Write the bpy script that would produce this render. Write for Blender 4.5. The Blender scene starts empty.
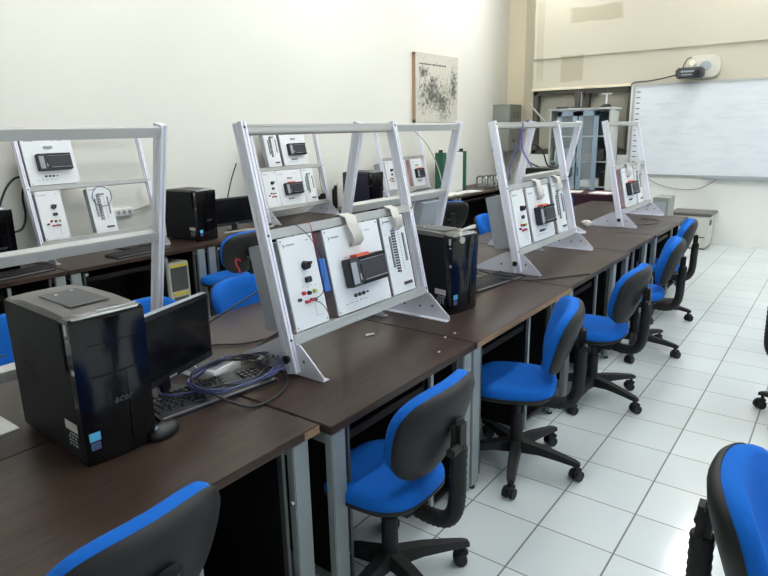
import bpy, bmesh, math, random
from mathutils import Vector, Matrix
random.seed(7)
PI = math.pi
SC = bpy.context.scene
COL = SC.collection

# ------------------------------------------------------------------ materials
def mat(name, col, rough=0.5, metal=0.0, spec=0.5, noise=0.0, scale=8.0, stretch=(1, 1, 1), bump=0.0, emit=None, estr=0.0, coat=0.0):
    m = bpy.data.materials.new(name); m.use_nodes = True
    nt = m.node_tree; b = nt.nodes['Principled BSDF']
    b.inputs['Base Color'].default_value = (*col, 1)
    b.inputs['Roughness'].default_value = rough
    b.inputs['Metallic'].default_value = metal
    b.inputs['Specular IOR Level'].default_value = spec
    b.inputs['Coat Weight'].default_value = coat
    if emit:
        b.inputs['Emission Color'].default_value = (*emit, 1); b.inputs['Emission Strength'].default_value = estr
    if noise or bump:
        tc = nt.nodes.new('ShaderNodeTexCoord'); mp = nt.nodes.new('ShaderNodeMapping')
        mp.inputs['Scale'].default_value = stretch
        nz = nt.nodes.new('ShaderNodeTexNoise'); nz.inputs['Scale'].default_value = scale; nz.inputs['Detail'].default_value = 5
        nt.links.new(tc.outputs['Object'], mp.inputs['Vector']); nt.links.new(mp.outputs[0], nz.inputs['Vector'])
        if noise:
            mx = nt.nodes.new('ShaderNodeMix'); mx.data_type = 'RGBA'
            mx.inputs['A'].default_value = (*[c * (1 - noise) for c in col], 1)
            mx.inputs['B'].default_value = (*[min(1, c * (1 + noise)) for c in col], 1)
            nt.links.new(nz.outputs['Fac'], mx.inputs['Factor']); nt.links.new(mx.outputs['Result'], b.inputs['Base Color'])
        if bump:
            bp = nt.nodes.new('ShaderNodeBump'); bp.inputs['Strength'].default_value = bump; bp.inputs['Distance'].default_value = 0.002
            nt.links.new(nz.outputs['Fac'], bp.inputs['Height']); nt.links.new(bp.outputs[0], b.inputs['Normal'])
    return m

def srgb(r, g, b):
    f = lambda c: (c / 255) / 12.92 if c / 255 <= .04045 else ((c / 255 + .055) / 1.055) ** 2.4
    return (f(r), f(g), f(b))

M = {}
M['alu'] = mat('aluminium', srgb(236, 237, 247), .4, .0, noise=.05, scale=30)
M['alu_bar'] = mat('aluminium_bar', srgb(178, 180, 178), .42, .2, noise=.04, scale=30)
M['foot'] = mat('foot_plate_steel', srgb(218, 220, 230), .42, .12, noise=.05, scale=12)
M['panel'] = mat('white_panel', srgb(228, 232, 234), .45, noise=.02, scale=5)
M['housing'] = mat('grey_housing', srgb(158, 166, 172), .5, noise=.05, scale=10)
M['ink'] = mat('ink', srgb(60, 62, 70), .6, noise=.1)
M['inkpale'] = mat('pale_ink', srgb(150, 152, 158), .6, noise=.1)
M['blackp'] = mat('black_plastic', srgb(22, 22, 25), .45, noise=.15, scale=30)
M['plc'] = mat('controller_black', srgb(38, 40, 48), .5, noise=.12, scale=30)
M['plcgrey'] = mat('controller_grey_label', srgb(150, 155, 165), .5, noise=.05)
M['gloss'] = mat('gloss_black', srgb(9, 9, 11), .16, spec=.4, noise=.1, coat=.15)
M['matteblk'] = mat('case_black', srgb(15, 16, 20), .6, spec=.22, noise=.12, scale=14, bump=.05)
M['casetop'] = mat('case_top_grey', srgb(70, 68, 66), .3, noise=.06)
M['silver'] = mat('silver_trim', srgb(200, 202, 205), .25, .6, noise=.05)
M['logogrey'] = mat('logo_grey', srgb(84, 86, 92), .4, .2, noise=.05)
M['postgrey'] = mat('dark_post_steel', srgb(72, 76, 74), .5, noise=.08)
M['screen'] = mat('dark_screen', srgb(15, 15, 18), .16, noise=.1)
M['blue'] = mat('blue_fabric', srgb(18, 98, 190), .9, spec=.2, noise=.12, scale=60, bump=.4)
M['chairblk'] = mat('chair_black_plastic', srgb(27, 27, 28), .55, spec=.35, noise=.12, scale=25, bump=.15)
M['rubber'] = mat('rubber', srgb(24, 24, 25), .7, noise=.15)
M['deskleg'] = mat('grey_leg_steel', srgb(138, 146, 146), .45, .1, noise=.06, scale=10)
M['deskdark'] = mat('dark_board', srgb(24, 22, 22), .6, spec=.15, noise=.2, scale=6)
M['tray'] = mat('tray_board', srgb(34, 29, 27), .6, spec=.1, noise=.15, scale=6)
M['white'] = mat('white_plastic', srgb(225, 226, 222), .45, noise=.03)
M['beige'] = mat('beige_case', srgb(186, 186, 172), .5, noise=.05)
M['yellow'] = mat('yellow_sticker', srgb(205, 190, 70), .6, noise=.06)
M['red'] = mat('red_plastic', srgb(190, 30, 55), .4, noise=.08)
M['orange'] = mat('orange_label', srgb(222, 96, 66), .5, noise=.06)
M['yelgrn'] = mat('yellow_green_plastic', srgb(180, 190, 60), .4, noise=.06)
M['bluebox'] = mat('blue_component', srgb(40, 105, 190), .45, noise=.06)
M['pcb'] = mat('rack_edge', srgb(196, 150, 156), .6, noise=.25, scale=120)
M['ribbon'] = mat('ribbon_cable', srgb(202, 200, 192), .5, noise=.04, scale=60)
M['cable'] = mat('black_cable', srgb(26, 26, 30), .5, noise=.15)
M['bluecable'] = mat('blue_violet_cable', srgb(62, 68, 112), .45, noise=.1)
M['violet'] = mat('violet_cable', srgb(110, 98, 150), .45, noise=.1)
M['greycable'] = mat('grey_cable', srgb(170, 168, 158), .5, noise=.08)
M['keys'] = mat('key_black', srgb(36, 36, 38), .4, noise=.1)
M['keybed'] = mat('keyboard_bed', srgb(110, 112, 115), .4, noise=.08)
M['cabblue'] = mat('blue_grey_steel', srgb(142, 162, 178), .45, .1, noise=.05)
M['cabwhite'] = mat('pale_cabinet_steel', srgb(190, 194, 188), .5, noise=.04)
M['cabin'] = mat('cabinet_inside', srgb(66, 84, 96), .6, noise=.1)
M['brown'] = mat('brown_cardboard', srgb(112, 88, 66), .8, noise=.1)
M['maroon'] = mat('maroon_board', srgb(66, 28, 36), .4, noise=.15, scale=6)
M['elbox'] = mat('grey_enamel', srgb(140, 144, 138), .5, noise=.05)
M['dkgrey'] = mat('dark_grey', srgb(70, 70, 72), .5, noise=.1)
M['paper'] = mat('paper', srgb(232, 231, 224), .8, noise=.03)
M['nichegrey'] = mat('niche_board', srgb(172, 170, 156), .7, noise=.05, scale=3)
M['nichedark'] = mat('niche_frame', srgb(78, 74, 66), .7, noise=.12, scale=5)
M['copier'] = mat('copier_body', srgb(205, 206, 196), .5, noise=.03)
M['copierdark'] = mat('copier_dark', srgb(104, 100, 96), .5, noise=.08)
M['green'] = mat('green_panel', srgb(36, 92, 70), .5, noise=.15, scale=20)
M['purplecase'] = mat('purple_black_case', srgb(50, 48, 66), .3, noise=.08)
M['chrome'] = mat('chrome', srgb(180, 182, 184), .2, .9, noise=.05)
M['woodframe'] = mat('wood_frame', srgb(170, 140, 112), .6, noise=.15, scale=20)
M['frost'] = mat('clear_plate', srgb(205, 204, 190), .35, noise=.05)
M['lensw'] = mat('lens_bright', srgb(245, 244, 225), .2, noise=.02)
M['winframe'] = mat('window_frame_paint', srgb(200, 200, 196), .5, noise=.04)
M['stickblue'] = mat('blue_sticker', srgb(90, 175, 215), .4, noise=.05)
M['stickgrey'] = mat('grey_sticker', srgb(190, 184, 186), .5, noise=.04)
M['stickviolet'] = mat('dark_blue_sticker', srgb(70, 80, 120), .4, noise=.2, scale=60)
M['wornwood'] = mat('worn_bare_edge', srgb(142, 116, 88), .7, noise=.25, scale=18, stretch=(1, .25, 1))
M['tube'] = mat('lamp_diffuser', (1, 1, 1), .5, noise=.01, emit=(.975, .985, 1), estr=31.0)

def wood_mat():
    m = mat('dark_wood_laminate', srgb(82, 67, 60), .32, spec=.28)
    nt = m.node_tree; b = nt.nodes['Principled BSDF']
    tc = nt.nodes.new('ShaderNodeTexCoord'); mp = nt.nodes.new('ShaderNodeMapping'); mp.inputs['Scale'].default_value = (14, 1.1, 14)
    nz = nt.nodes.new('ShaderNodeTexNoise'); nz.inputs['Scale'].default_value = 3.5; nz.inputs['Detail'].default_value = 7; nz.inputs['Distortion'].default_value = .6
    cr = nt.nodes.new('ShaderNodeValToRGB')
    cr.color_ramp.elements[0].position = .3; cr.color_ramp.elements[0].color = (*srgb(48, 36, 29), 1)
    cr.color_ramp.elements[1].position = .75; cr.color_ramp.elements[1].color = (*srgb(67, 52, 44), 1)
    nz2 = nt.nodes.new('ShaderNodeTexNoise'); nz2.inputs['Scale'].default_value = 4; nz2.inputs['Detail'].default_value = 4
    mr = nt.nodes.new('ShaderNodeMapRange'); mr.inputs['To Min'].default_value = .27; mr.inputs['To Max'].default_value = .42
    L = nt.links.new
    L(tc.outputs['Object'], mp.inputs[0]); L(mp.outputs[0], nz.inputs['Vector']); L(nz.outputs['Fac'], cr.inputs[0]); L(cr.outputs[0], b.inputs['Base Color'])
    L(tc.outputs['Object'], nz2.inputs['Vector']); L(nz2.outputs['Fac'], mr.inputs[0]); L(mr.outputs[0], b.inputs['Roughness'])
    return m
M['wood'] = wood_mat()

def floor_mat():
    m = mat('white_floor_tiles', srgb(200, 206, 206), .2)
    nt = m.node_tree; b = nt.nodes['Principled BSDF']; L = nt.links.new
    g = nt.nodes.new('ShaderNodeNewGeometry'); sp = nt.nodes.new('ShaderNodeSeparateXYZ'); L(g.outputs['Position'], sp.inputs[0])
    def mth(op, a, bb=None):
        n = nt.nodes.new('ShaderNodeMath'); n.operation = op
        for i, v in enumerate((a, bb)):
            if v is None: continue
            if isinstance(v, (int, float)): n.inputs[i].default_value = v
            else: L(v, n.inputs[i])
        return n.outputs[0]
    ms = []; ids = []
    for ax, gw in (('X', .0115), ('Y', .0085)):
        q = mth('DIVIDE', sp.outputs[ax], .3)
        fr = mth('FRACT', mth('ADD', q, 100.5))
        ms.append(mth('LESS_THAN', mth('ABSOLUTE', mth('SUBTRACT', fr, .5)), gw))
        ids.append(mth('FLOOR', q))
    gm = mth('MAXIMUM', ms[0], ms[1])
    cx = nt.nodes.new('ShaderNodeCombineXYZ'); L(ids[0], cx.inputs[0]); L(ids[1], cx.inputs[1])
    wn = nt.nodes.new('ShaderNodeTexWhiteNoise'); L(cx.outputs[0], wn.inputs['Vector'])
    nz = nt.nodes.new('ShaderNodeTexNoise'); nz.inputs['Scale'].default_value = 2.5; nz.inputs['Detail'].default_value = 6; L(g.outputs['Position'], nz.inputs['Vector'])
    t = mth('ADD', mth('MULTIPLY', wn.outputs['Value'], .5), mth('MULTIPLY', nz.outputs['Fac'], .5))
    mx = nt.nodes.new('ShaderNodeMix'); mx.data_type = 'RGBA'; L(t, mx.inputs['Factor'])
    mx.inputs['A'].default_value = (*srgb(199, 207, 208), 1); mx.inputs['B'].default_value = (*srgb(215, 222, 222), 1)
    m2 = nt.nodes.new('ShaderNodeMix'); m2.data_type = 'RGBA'; L(gm, m2.inputs['Factor']); L(mx.outputs['Result'], m2.inputs['A'])
    m2.inputs['B'].default_value = (*srgb(112, 112, 108), 1); L(m2.outputs['Result'], b.inputs['Base Color'])
    rr = mth('ADD', mth('MULTIPLY', gm, .5), mth('ADD', mth('MULTIPLY', nz.outputs['Fac'], .12), .06)); L(rr, b.inputs['Roughness'])
    bp = nt.nodes.new('ShaderNodeBump'); bp.inputs['Strength'].default_value = .3; bp.inputs['Distance'].default_value = .002; bp.invert = True
    L(gm, bp.inputs['Height']); L(bp.outputs[0], b.inputs['Normal'])
    return m

def wall_mat(name, upper, lower, split=None, stains=()):
    """painted plaster; optional two tone paint split at a height; stains are (axis coordinate, z, half width, half height, strength) damp patches"""
    m = mat(name, upper, .75, spec=.3)
    nt = m.node_tree; b = nt.nodes['Principled BSDF']; L = nt.links.new
    g = nt.nodes.new('ShaderNodeNewGeometry')
    nz = nt.nodes.new('ShaderNodeTexNoise'); nz.inputs['Scale'].default_value = 1.3; nz.inputs['Detail'].default_value = 6; L(g.outputs['Position'], nz.inputs['Vector'])
    sp = nt.nodes.new('ShaderNodeSeparateXYZ'); L(g.outputs['Position'], sp.inputs[0])
    def mth(op, a, bb=None):
        n = nt.nodes.new('ShaderNodeMath'); n.operation = op
        for i, v in enumerate((a, bb)):
            if v is None: continue
            if isinstance(v, (int, float)): n.inputs[i].default_value = v
            else: L(v, n.inputs[i])
        return n.outputs[0]
    def tone(c):
        mx = nt.nodes.new('ShaderNodeMix'); mx.data_type = 'RGBA'; L(nz.outputs['Fac'], mx.inputs['Factor'])
        mx.inputs['A'].default_value = (*[x * .965 for x in c], 1); mx.inputs['B'].default_value = (*[min(1, x * 1.03) for x in c], 1)
        return mx.outputs['Result']
    out = tone(upper)
    if split is not None:
        s = mth('GREATER_THAN', sp.outputs['Z'], split)
        mx = nt.nodes.new('ShaderNodeMix'); mx.data_type = 'RGBA'; L(s, mx.inputs['Factor']); L(tone(lower), mx.inputs['A']); L(out, mx.inputs['B'])
        out = mx.outputs['Result']
    for (x, z, hx, hz, st) in stains:
        dx = mth('DIVIDE', mth('SUBTRACT', sp.outputs['X'], x), hx); dz = mth('DIVIDE', mth('SUBTRACT', sp.outputs['Z'], z), hz)
        d = mth('MAXIMUM', mth('ABSOLUTE', dx), mth('ABSOLUTE', dz))
        d = mth('ADD', d, mth('MULTIPLY', mth('SUBTRACT', nz.outputs['Fac'], .5), .9))
        mr = nt.nodes.new('ShaderNodeMapRange'); mr.inputs['From Min'].default_value = 1.08; mr.inputs['From Max'].default_value = .92; L(d, mr.inputs[0])
        f = mth('MULTIPLY', mr.outputs[0], st)
        mx = nt.nodes.new('ShaderNodeMix'); mx.data_type = 'RGBA'; L(f, mx.inputs['Factor']); L(out, mx.inputs['A']); mx.inputs['B'].default_value = (*srgb(160, 152, 124), 1)
        out = mx.outputs['Result']
    L(out, b.inputs['Base Color'])
    bp = nt.nodes.new('ShaderNodeBump'); bp.inputs['Strength'].default_value = .08; bp.inputs['Distance'].default_value = .003
    n2 = nt.nodes.new('ShaderNodeTexNoise'); n2.inputs['Scale'].default_value = 60; L(g.outputs['Position'], n2.inputs['Vector']); L(n2.outputs['Fac'], bp.inputs['Height']); L(bp.outputs[0], b.inputs['Normal'])
    return m

def sketch_mat():
    """monochrome ink drawing: dark blotches and hatching gathered below the middle of the sheet, pale at the top"""
    m = mat('ink_drawing', srgb(214, 212, 198), .7)
    nt = m.node_tree; b = nt.nodes['Principled BSDF']; L = nt.links.new
    tc = nt.nodes.new('ShaderNodeTexCoord'); sp = nt.nodes.new('ShaderNodeSeparateXYZ'); L(tc.outputs['Object'], sp.inputs[0])
    def mth(op, a, bb=None):
        n = nt.nodes.new('ShaderNodeMath'); n.operation = op
        for i, v in enumerate((a, bb)):
            if v is None: continue
            if isinstance(v, (int, float)): n.inputs[i].default_value = v
            else: L(v, n.inputs[i])
        return n.outputs[0]
    nz = nt.nodes.new('ShaderNodeTexNoise'); nz.inputs['Scale'].default_value = 17; nz.inputs['Detail'].default_value = 8; nz.inputs['Roughness'].default_value = .7; L(tc.outputs['Object'], nz.inputs['Vector'])
    n2 = nt.nodes.new('ShaderNodeTexNoise'); n2.inputs['Scale'].default_value = 3.2; n2.inputs['Detail'].default_value = 2; L(tc.outputs['Object'], n2.inputs['Vector'])
    # where ink gathers: a mound about z=-.12 and a post of marks to one side
    def blob(y, z, ry, rz):
        a = mth('DIVIDE', mth('SUBTRACT', sp.outputs['Y'], y), ry); c = mth('DIVIDE', mth('SUBTRACT', sp.outputs['Z'], z), rz)
        return mth('SUBTRACT', 1.0, mth('SQRT', mth('ADD', mth('MULTIPLY', a, a), mth('MULTIPLY', c, c))))
    f = mth('MAXIMUM', mth('MAXIMUM', blob(-.12, -.1, .5, .24), blob(.12, -.15, .4, .24)), mth('MAXIMUM', blob(.42, .0, .1, .3), mth('MAXIMUM', blob(-.35, .2, .12, .09), blob(-.1, .1, .14, .07))))
    f = mth('MAXIMUM', f, -.3)
    v = mth('ADD', mth('ADD', mth('MULTIPLY', f, .22), nz.outputs['Fac']), mth('MULTIPLY', mth('SUBTRACT', n2.outputs['Fac'], .5), .25))
    cr = nt.nodes.new('ShaderNodeValToRGB')
    cr.color_ramp.elements[0].position = .50; cr.color_ramp.elements[0].color = (*srgb(208, 206, 193), 1)
    cr.color_ramp.elements[1].position = .70; cr.color_ramp.elements[1].color = (*srgb(92, 92, 86), 1)
    L(v, cr.inputs[0]); L(cr.outputs[0], b.inputs['Base Color'])
    return m

def board_mat():
    m = mat('whiteboard_enamel', srgb(226, 231, 236), .25)
    nt = m.node_tree; b = nt.nodes['Principled BSDF']; L = nt.links.new
    tc = nt.nodes.new('ShaderNodeTexCoord'); mp = nt.nodes.new('ShaderNodeMapping'); mp.inputs['Scale'].default_value = (2.2, 1, 9)
    nz = nt.nodes.new('ShaderNodeTexNoise'); nz.inputs['Scale'].default_value = 1.6; nz.inputs['Detail'].default_value = 5
    cr = nt.nodes.new('ShaderNodeValToRGB')
    cr.color_ramp.elements[0].position = .45; cr.color_ramp.elements[0].color = (*srgb(228, 233, 238), 1)
    cr.color_ramp.elements[1].position = .8; cr.color_ramp.elements[1].color = (*srgb(216, 222, 230), 1)
    L(tc.outputs['Object'], mp.inputs[0]); L(mp.outputs[0], nz.inputs['Vector']); L(nz.outputs['Fac'], cr.inputs[0]); L(cr.outputs[0], b.inputs['Base Color'])
    return m

def glass_mat():
    m = bpy.data.materials.new('cabinet_glass'); m.use_nodes = True
    nt = m.node_tree; b = nt.nodes['Principled BSDF']
    b.inputs['Base Color'].default_value = (.75, .85, .9, 1); b.inputs['Roughness'].default_value = .05
    b.inputs['Alpha'].default_value = .16
    return m
M['glass'] = glass_mat()

# ------------------------------------------------------------------ mesh builder
class MB:
    def __init__(s): s.bm = bmesh.new()
    def _add(s, verts, faces, mx=None):
        vs = [s.bm.verts.new(mx @ Vector(v) if mx else v) for v in verts]
        for f in faces:
            try: s.bm.faces.new([vs[i] for i in f])
            except ValueError: pass
        return s
    def box(s, c, d, mx=None, bev=0.0):
        hx, hy, hz = d[0] / 2, d[1] / 2, d[2] / 2
        x, y, z = c
        if bev <= 0:
            v = [(x + a * hx, y + b * hy, z + e * hz) for a in (-1, 1) for b in (-1, 1) for e in (-1, 1)]
            return s._add(v, [(0, 1, 3, 2), (4, 6, 7, 5), (0, 4, 5, 1), (2, 3, 7, 6), (0, 2, 6, 4), (1, 5, 7, 3)], mx)
        t = bmesh.new(); bmesh.ops.create_cube(t, size=1)
        bmesh.ops.scale(t, vec=d, verts=t.verts)
        bmesh.ops.bevel(t, geom=t.edges[:], offset=min(bev, min(d) * .45), segments=2, affect='EDGES')
        bmesh.ops.translate(t, vec=c, verts=t.verts)
        t.verts.index_update()
        s._add([v.co.copy() for v in t.verts], [[v.index for v in f.verts] for f in t.faces], mx); t.free()
        return s
    def prism(s, poly, axis, a, b, mx=None):
        """poly 2-D points extruded along axis ('x': poly is (y,z); 'y': (x,z); 'z': (x,y)) from a to b"""
        def p(q, h): return {'x': (h, q[0], q[1]), 'y': (q[0], h, q[1]), 'z': (q[0], q[1], h)}[axis]
        n = len(poly)
        v = [p(q, a) for q in poly] + [p(q, b) for q in poly]
        f = [tuple(range(n))[::-1], tuple(range(n, 2 * n))] + [(i, (i + 1) % n, n + (i + 1) % n, n + i) for i in range(n)]
        return s._add(v, f, mx)
    def cyl(s, p0, p1, r0, r1=None, seg=16, mx=None):
        r1 = r0 if r1 is None else r1
        p0, p1 = Vector(p0), Vector(p1); d = (p1 - p0).normalized()
        a = d.orthogonal().normalized(); b = d.cross(a)
        v = []
        for p, r in ((p0, r0), (p1, r1)):
            for i in range(seg):
                t = 2 * PI * i / seg; v.append(p + a * math.cos(t) * r + b * math.sin(t) * r)
        f = [(i, (i + 1) % seg, seg + (i + 1) % seg, seg + i) for i in range(seg)] + [tuple(range(seg))[::-1], tuple(range(seg, 2 * seg))]
        return s._add(v, f, mx)
    def tube(s, pts, r, seg=8, mx=None, smooth=4, radii=None):
        P = [Vector(q) for q in pts]
        if smooth and len(P) > 2:
            Q = []
            for i in range(len(P) - 1):
                a, b, c, d = P[max(i - 1, 0)], P[i], P[i + 1], P[min(i + 2, len(P) - 1)]
                for k in range(smooth):
                    t = k / smooth
                    Q.append(.5 * ((2 * b) + (c - a) * t + (2 * a - 5 * b + 4 * c - d) * t * t + (3 * b - a - 3 * c + d) * t ** 3))
            Q.append(P[-1]); P = Q
        n = len(P); v = []; up = None
        for i, q in enumerate(P):
            t = (P[min(i + 1, n - 1)] - P[max(i - 1, 0)])
            if t.length < 1e-9: t = Vector((0, 0, 1))
            t.normalize()
            if up is None: up = t.orthogonal().normalized()
            up = (up - t * up.dot(t))
            if up.length < 1e-6: up = t.orthogonal()
            up.normalize(); w = t.cross(up)
            rr = r if radii is None else radii[min(int(i * len(radii) / n), len(radii) - 1)]
            for k in range(seg):
                th = 2 * PI * k / seg; v.append(q + up * math.cos(th) * rr + w * math.sin(th) * rr)
        f = [(i * seg + k, i * seg + (k + 1) % seg, (i + 1) * seg + (k + 1) % seg, (i + 1) * seg + k) for i in range(n - 1) for k in range(seg)]
        f += [tuple(range(seg))[::-1], tuple(range((n - 1) * seg, n * seg))]
        return s._add(v, f, mx)
    def rings(s, rings, mx=None, cap=True):
        n = len(rings[0]); v = [q for r in rings for q in r]
        f = [(i * n + k, i * n + (k + 1) % n, (i + 1) * n + (k + 1) % n, (i + 1) * n + k) for i in range(len(rings) - 1) for k in range(n)]
        if cap: f += [tuple(range(n))[::-1], tuple(range((len(rings) - 1) * n, len(rings) * n))]
        return s._add(v, f, mx)
    def strip(s, centre, wvec, th, mx=None):
        """flat band following centre points; wvec half width vector"""
        C = [Vector(c) for c in centre]; w = Vector(wvec); n = len(C); v = []
        for i, c in enumerate(C):
            t = (C[min(i + 1, n - 1)] - C[max(i - 1, 0)]).normalized(); nn = t.cross(w).normalized() * th / 2
            v += [c - w - nn, c + w - nn, c + w + nn, c - w + nn]
        f = [(i * 4 + k, i * 4 + (k + 1) % 4, (i + 1) * 4 + (k + 1) % 4, (i + 1) * 4 + k) for i in range(n - 1) for k in range(4)] + [(0, 1, 2, 3), (n * 4 - 1, n * 4 - 2, n * 4 - 3, n * 4 - 4)]
        return s._add(v, f, mx)
    def build(s, name, m, parent=None, world=False, angle=35, kind=None, label=None):
        bm = s.bm
        bmesh.ops.recalc_face_normals(bm, faces=bm.faces[:])
        me = bpy.data.meshes.new(name)
        if world and parent is not None:
            mw = parent.matrix_basis.copy(); q = parent.parent
            while q is not None: mw = q.matrix_basis @ mw; q = q.parent
            bmesh.ops.transform(bm, matrix=mw.inverted(), verts=bm.verts)
        bm.to_mesh(me); bm.free()
        for p in me.polygons: p.use_smooth = True
        me.set_sharp_from_angle(angle=math.radians(angle))
        me.materials.append(M[m] if isinstance(m, str) else m)
        o = bpy.data.objects.new(name, me); COL.objects.link(o)
        if parent is not None: o.parent = parent
        if kind: o['kind'] = kind
        if label: o['label'] = label
        return o

def origin_to(o, loc):
    """move a top-level mesh's origin to loc without moving the mesh"""
    o.data.transform(Matrix.Translation(-Vector(loc))); o.location = loc; return o

def tag(o, label, cat, group=None):
    o['label'] = label; o['category'] = cat
    if group: o['group'] = group
    return o
def thing(name, label, cat, loc=(0, 0, 0), rz=0.0, group=None):
    o = bpy.data.objects.new(name, None); COL.objects.link(o); o.empty_display_size = .1
    o.location = loc; o.rotation_euler = (0, 0, rz)
    o.matrix_basis = Matrix.Translation(loc) @ Matrix.Rotation(rz, 4, 'Z')
    return tag(o, label, cat, group)
KIDS = {}
def copy_tree(o, parent=None):
    c = o.copy(); COL.objects.link(c)
    if parent is not None: c.parent = parent
    for ch in list(o.children): copy_tree(ch, c)
    return c
def put(src, used, label, loc, rz, group=None):
    """first call moves the source itself, later ones copy it with its parts"""
    o = src if not used else copy_tree(src)
    used.append(1)
    o.location = loc; o.rotation_euler = (0, 0, rz); o['label'] = label
    if group: o['group'] = group
    return o
def struct(b, name, m): 
    return b.build(name, m, kind='structure')
def text_mesh(name, body, size, mx, m, parent, shear=0.0, depth=.0006):
    cu = bpy.data.curves.new(name, 'FONT'); cu.body = body; cu.size = size; cu.extrude = depth; cu.shear = shear; cu.align_x = 'CENTER'; cu.align_y = 'CENTER'
    t = bpy.data.objects.new(name + '_tmp', cu); COL.objects.link(t)
    dg = bpy.context.evaluated_depsgraph_get(); dg.update()
    me = bpy.data.meshes.new_from_object(t.evaluated_get(dg)); bpy.data.objects.remove(t)
    me.transform(mx); me.materials.clear(); me.materials.append(M[m])
    o = bpy.data.objects.new(name, me); COL.objects.link(o); o.parent = parent
    return o

# ------------------------------------------------------------------ camera
cam_d = bpy.data.cameras.new('camera'); cam = bpy.data.objects.new('camera', cam_d); COL.objects.link(cam)
R_ = Vector((0.8009, 0.5985, -0.0194)); U_ = Vector((-0.135, 0.212, 0.968)); F_ = Vector((-0.5837, 0.7725, -0.2512))
F_.normalize(); R_ = (R_ - F_ * R_.dot(F_)).normalized(); U_ = R_.cross(F_)
cam.matrix_world = Matrix(((R_.x, U_.x, -F_.x, 1.119), (R_.y, U_.y, -F_.y, -2.091), (R_.z, U_.z, -F_.z, 1.570), (0, 0, 0, 1)))
cam_d.sensor_width = 36; cam_d.lens = 611.17 / 768 * 36; cam_d.clip_start = .02
SC.camera = cam

# ------------------------------------------------------------------ the room
XL, XR, YB, YF, ZC = -3.66, 4.2, 6.94, -4.2, 4.3
YA = 7.78                                         # alcove behind the corner pillar
DZ = .70                                          # bench height
CREAM = srgb(199, 193, 175); WHITE = srgb(236, 237, 232); LWALL = srgb(230, 230, 221)
m_left = wall_mat('left_wall_paint', LWALL, LWALL)
m_back = wall_mat('back_wall_paint', CREAM, WHITE, 2.09, stains=[(-2.25, 2.36, .16, .18, .55), (-1.95, 3.06, .35, .1, .6), (-2.74, 2.75, .05, .5, .35)])
m_alc = wall_mat('alcove_paint', srgb(232, 222, 196), WHITE, 1.2)
m_pil = wall_mat('pillar_paint', srgb(205, 198, 176), WHITE, 1.2)
m_ceil = wall_mat('ceiling_paint', srgb(228, 228, 222), WHITE)

struct(MB().box(((XL + XR) / 2, (YF + YA) / 2, -.05), (XR - XL + .4, YA - YF + .4, .1)), 'floor', floor_mat())
struct(MB().box(((XL + XR) / 2, (YF + YA) / 2, ZC + .05), (XR - XL + .4, YA - YF + .4, .1)), 'ceiling', m_ceil)
struct(MB().box((XL - .1, (YF + YA) / 2, ZC / 2), (.2, YA - YF + .4, ZC)), 'wall_left', m_left)
NX0, NX1, NZ0, NZ1 = -2.83, -1.41, 1.16, 2.075     # the boarded opening
wb = MB()
wb.box(((NX1 + XR) / 2, YB + .1, ZC / 2), (XR - NX1, .2, ZC))
wb.box(((NX0 + NX1) / 2, YB + .1, NZ0 / 2), (NX1 - NX0, .2, NZ0))
wb.box(((NX0 + NX1) / 2, YB + .1, (NZ1 + ZC) / 2), (NX1 - NX0, .2, ZC - NZ1))
struct(wb, 'wall_back', m_back)
struct(MB().box((NX0 + .05, (YB + YA) / 2 + .1, ZC / 2), (.1, YA - YB - .2, ZC)), 'wall_return', m_pil)
struct(MB().box(((XL + NX0) / 2, YA + .1, ZC / 2), (NX0 - XL + .2, .2, ZC)), 'wall_alcove', m_alc)
struct(MB().box((-3.06, YA - .045, ZC / 2), (.52, .09, ZC)), 'trim_1', m_pil)           # flat pillar in the alcove
struct(MB().box(((NX0 + XR) / 2, YB - .012, 3.41), (XR - NX0, .024, 1.78)), 'trim_2', m_back)  # shallow ceiling beam
struct(MB().box(((XL + XR) / 2, YF - .1, ZC / 2), (XR - XL + .4, .2, ZC)), 'wall_front', m_left)
# right wall with a band of windows
WZ0, WZ1 = 1.05, 2.55
wins = [(-3.4, -1.7), (-1.2, .5), (1.0, 2.7), (3.2, 4.9)]
wr = MB()
wr.box((XR + .1, (YF + YA) / 2, WZ0 / 2), (.2, YA - YF + .4, WZ0)); wr.box((XR + .1, (YF + YA) / 2, (WZ1 + ZC) / 2), (.2, YA - YF + .4, ZC - WZ1))
ys = [YF - .2] + [v for w in wins for v in w] + [YA + .2]
for a, b in zip(ys[0::2], ys[1::2]): wr.box((XR + .1, (a + b) / 2, (WZ0 + WZ1) / 2), (.2, b - a, WZ1 - WZ0))
struct(wr, 'wall_right', m_left)
for i, (a, b) in enumerate(wins):
    w = MB()
    for y in (a + .03, (a + b) / 2, b - .03): w.box((XR + .1, y, (WZ0 + WZ1) / 2), (.06, .05, WZ1 - WZ0))
    for z in (WZ0 + .025, WZ1 - .025, WZ1 - .45): w.box((XR + .1, (a + b) / 2, z), (.06, b - a, .05))
    struct(w, 'window_%d' % (i + 1), 'winframe')
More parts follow.
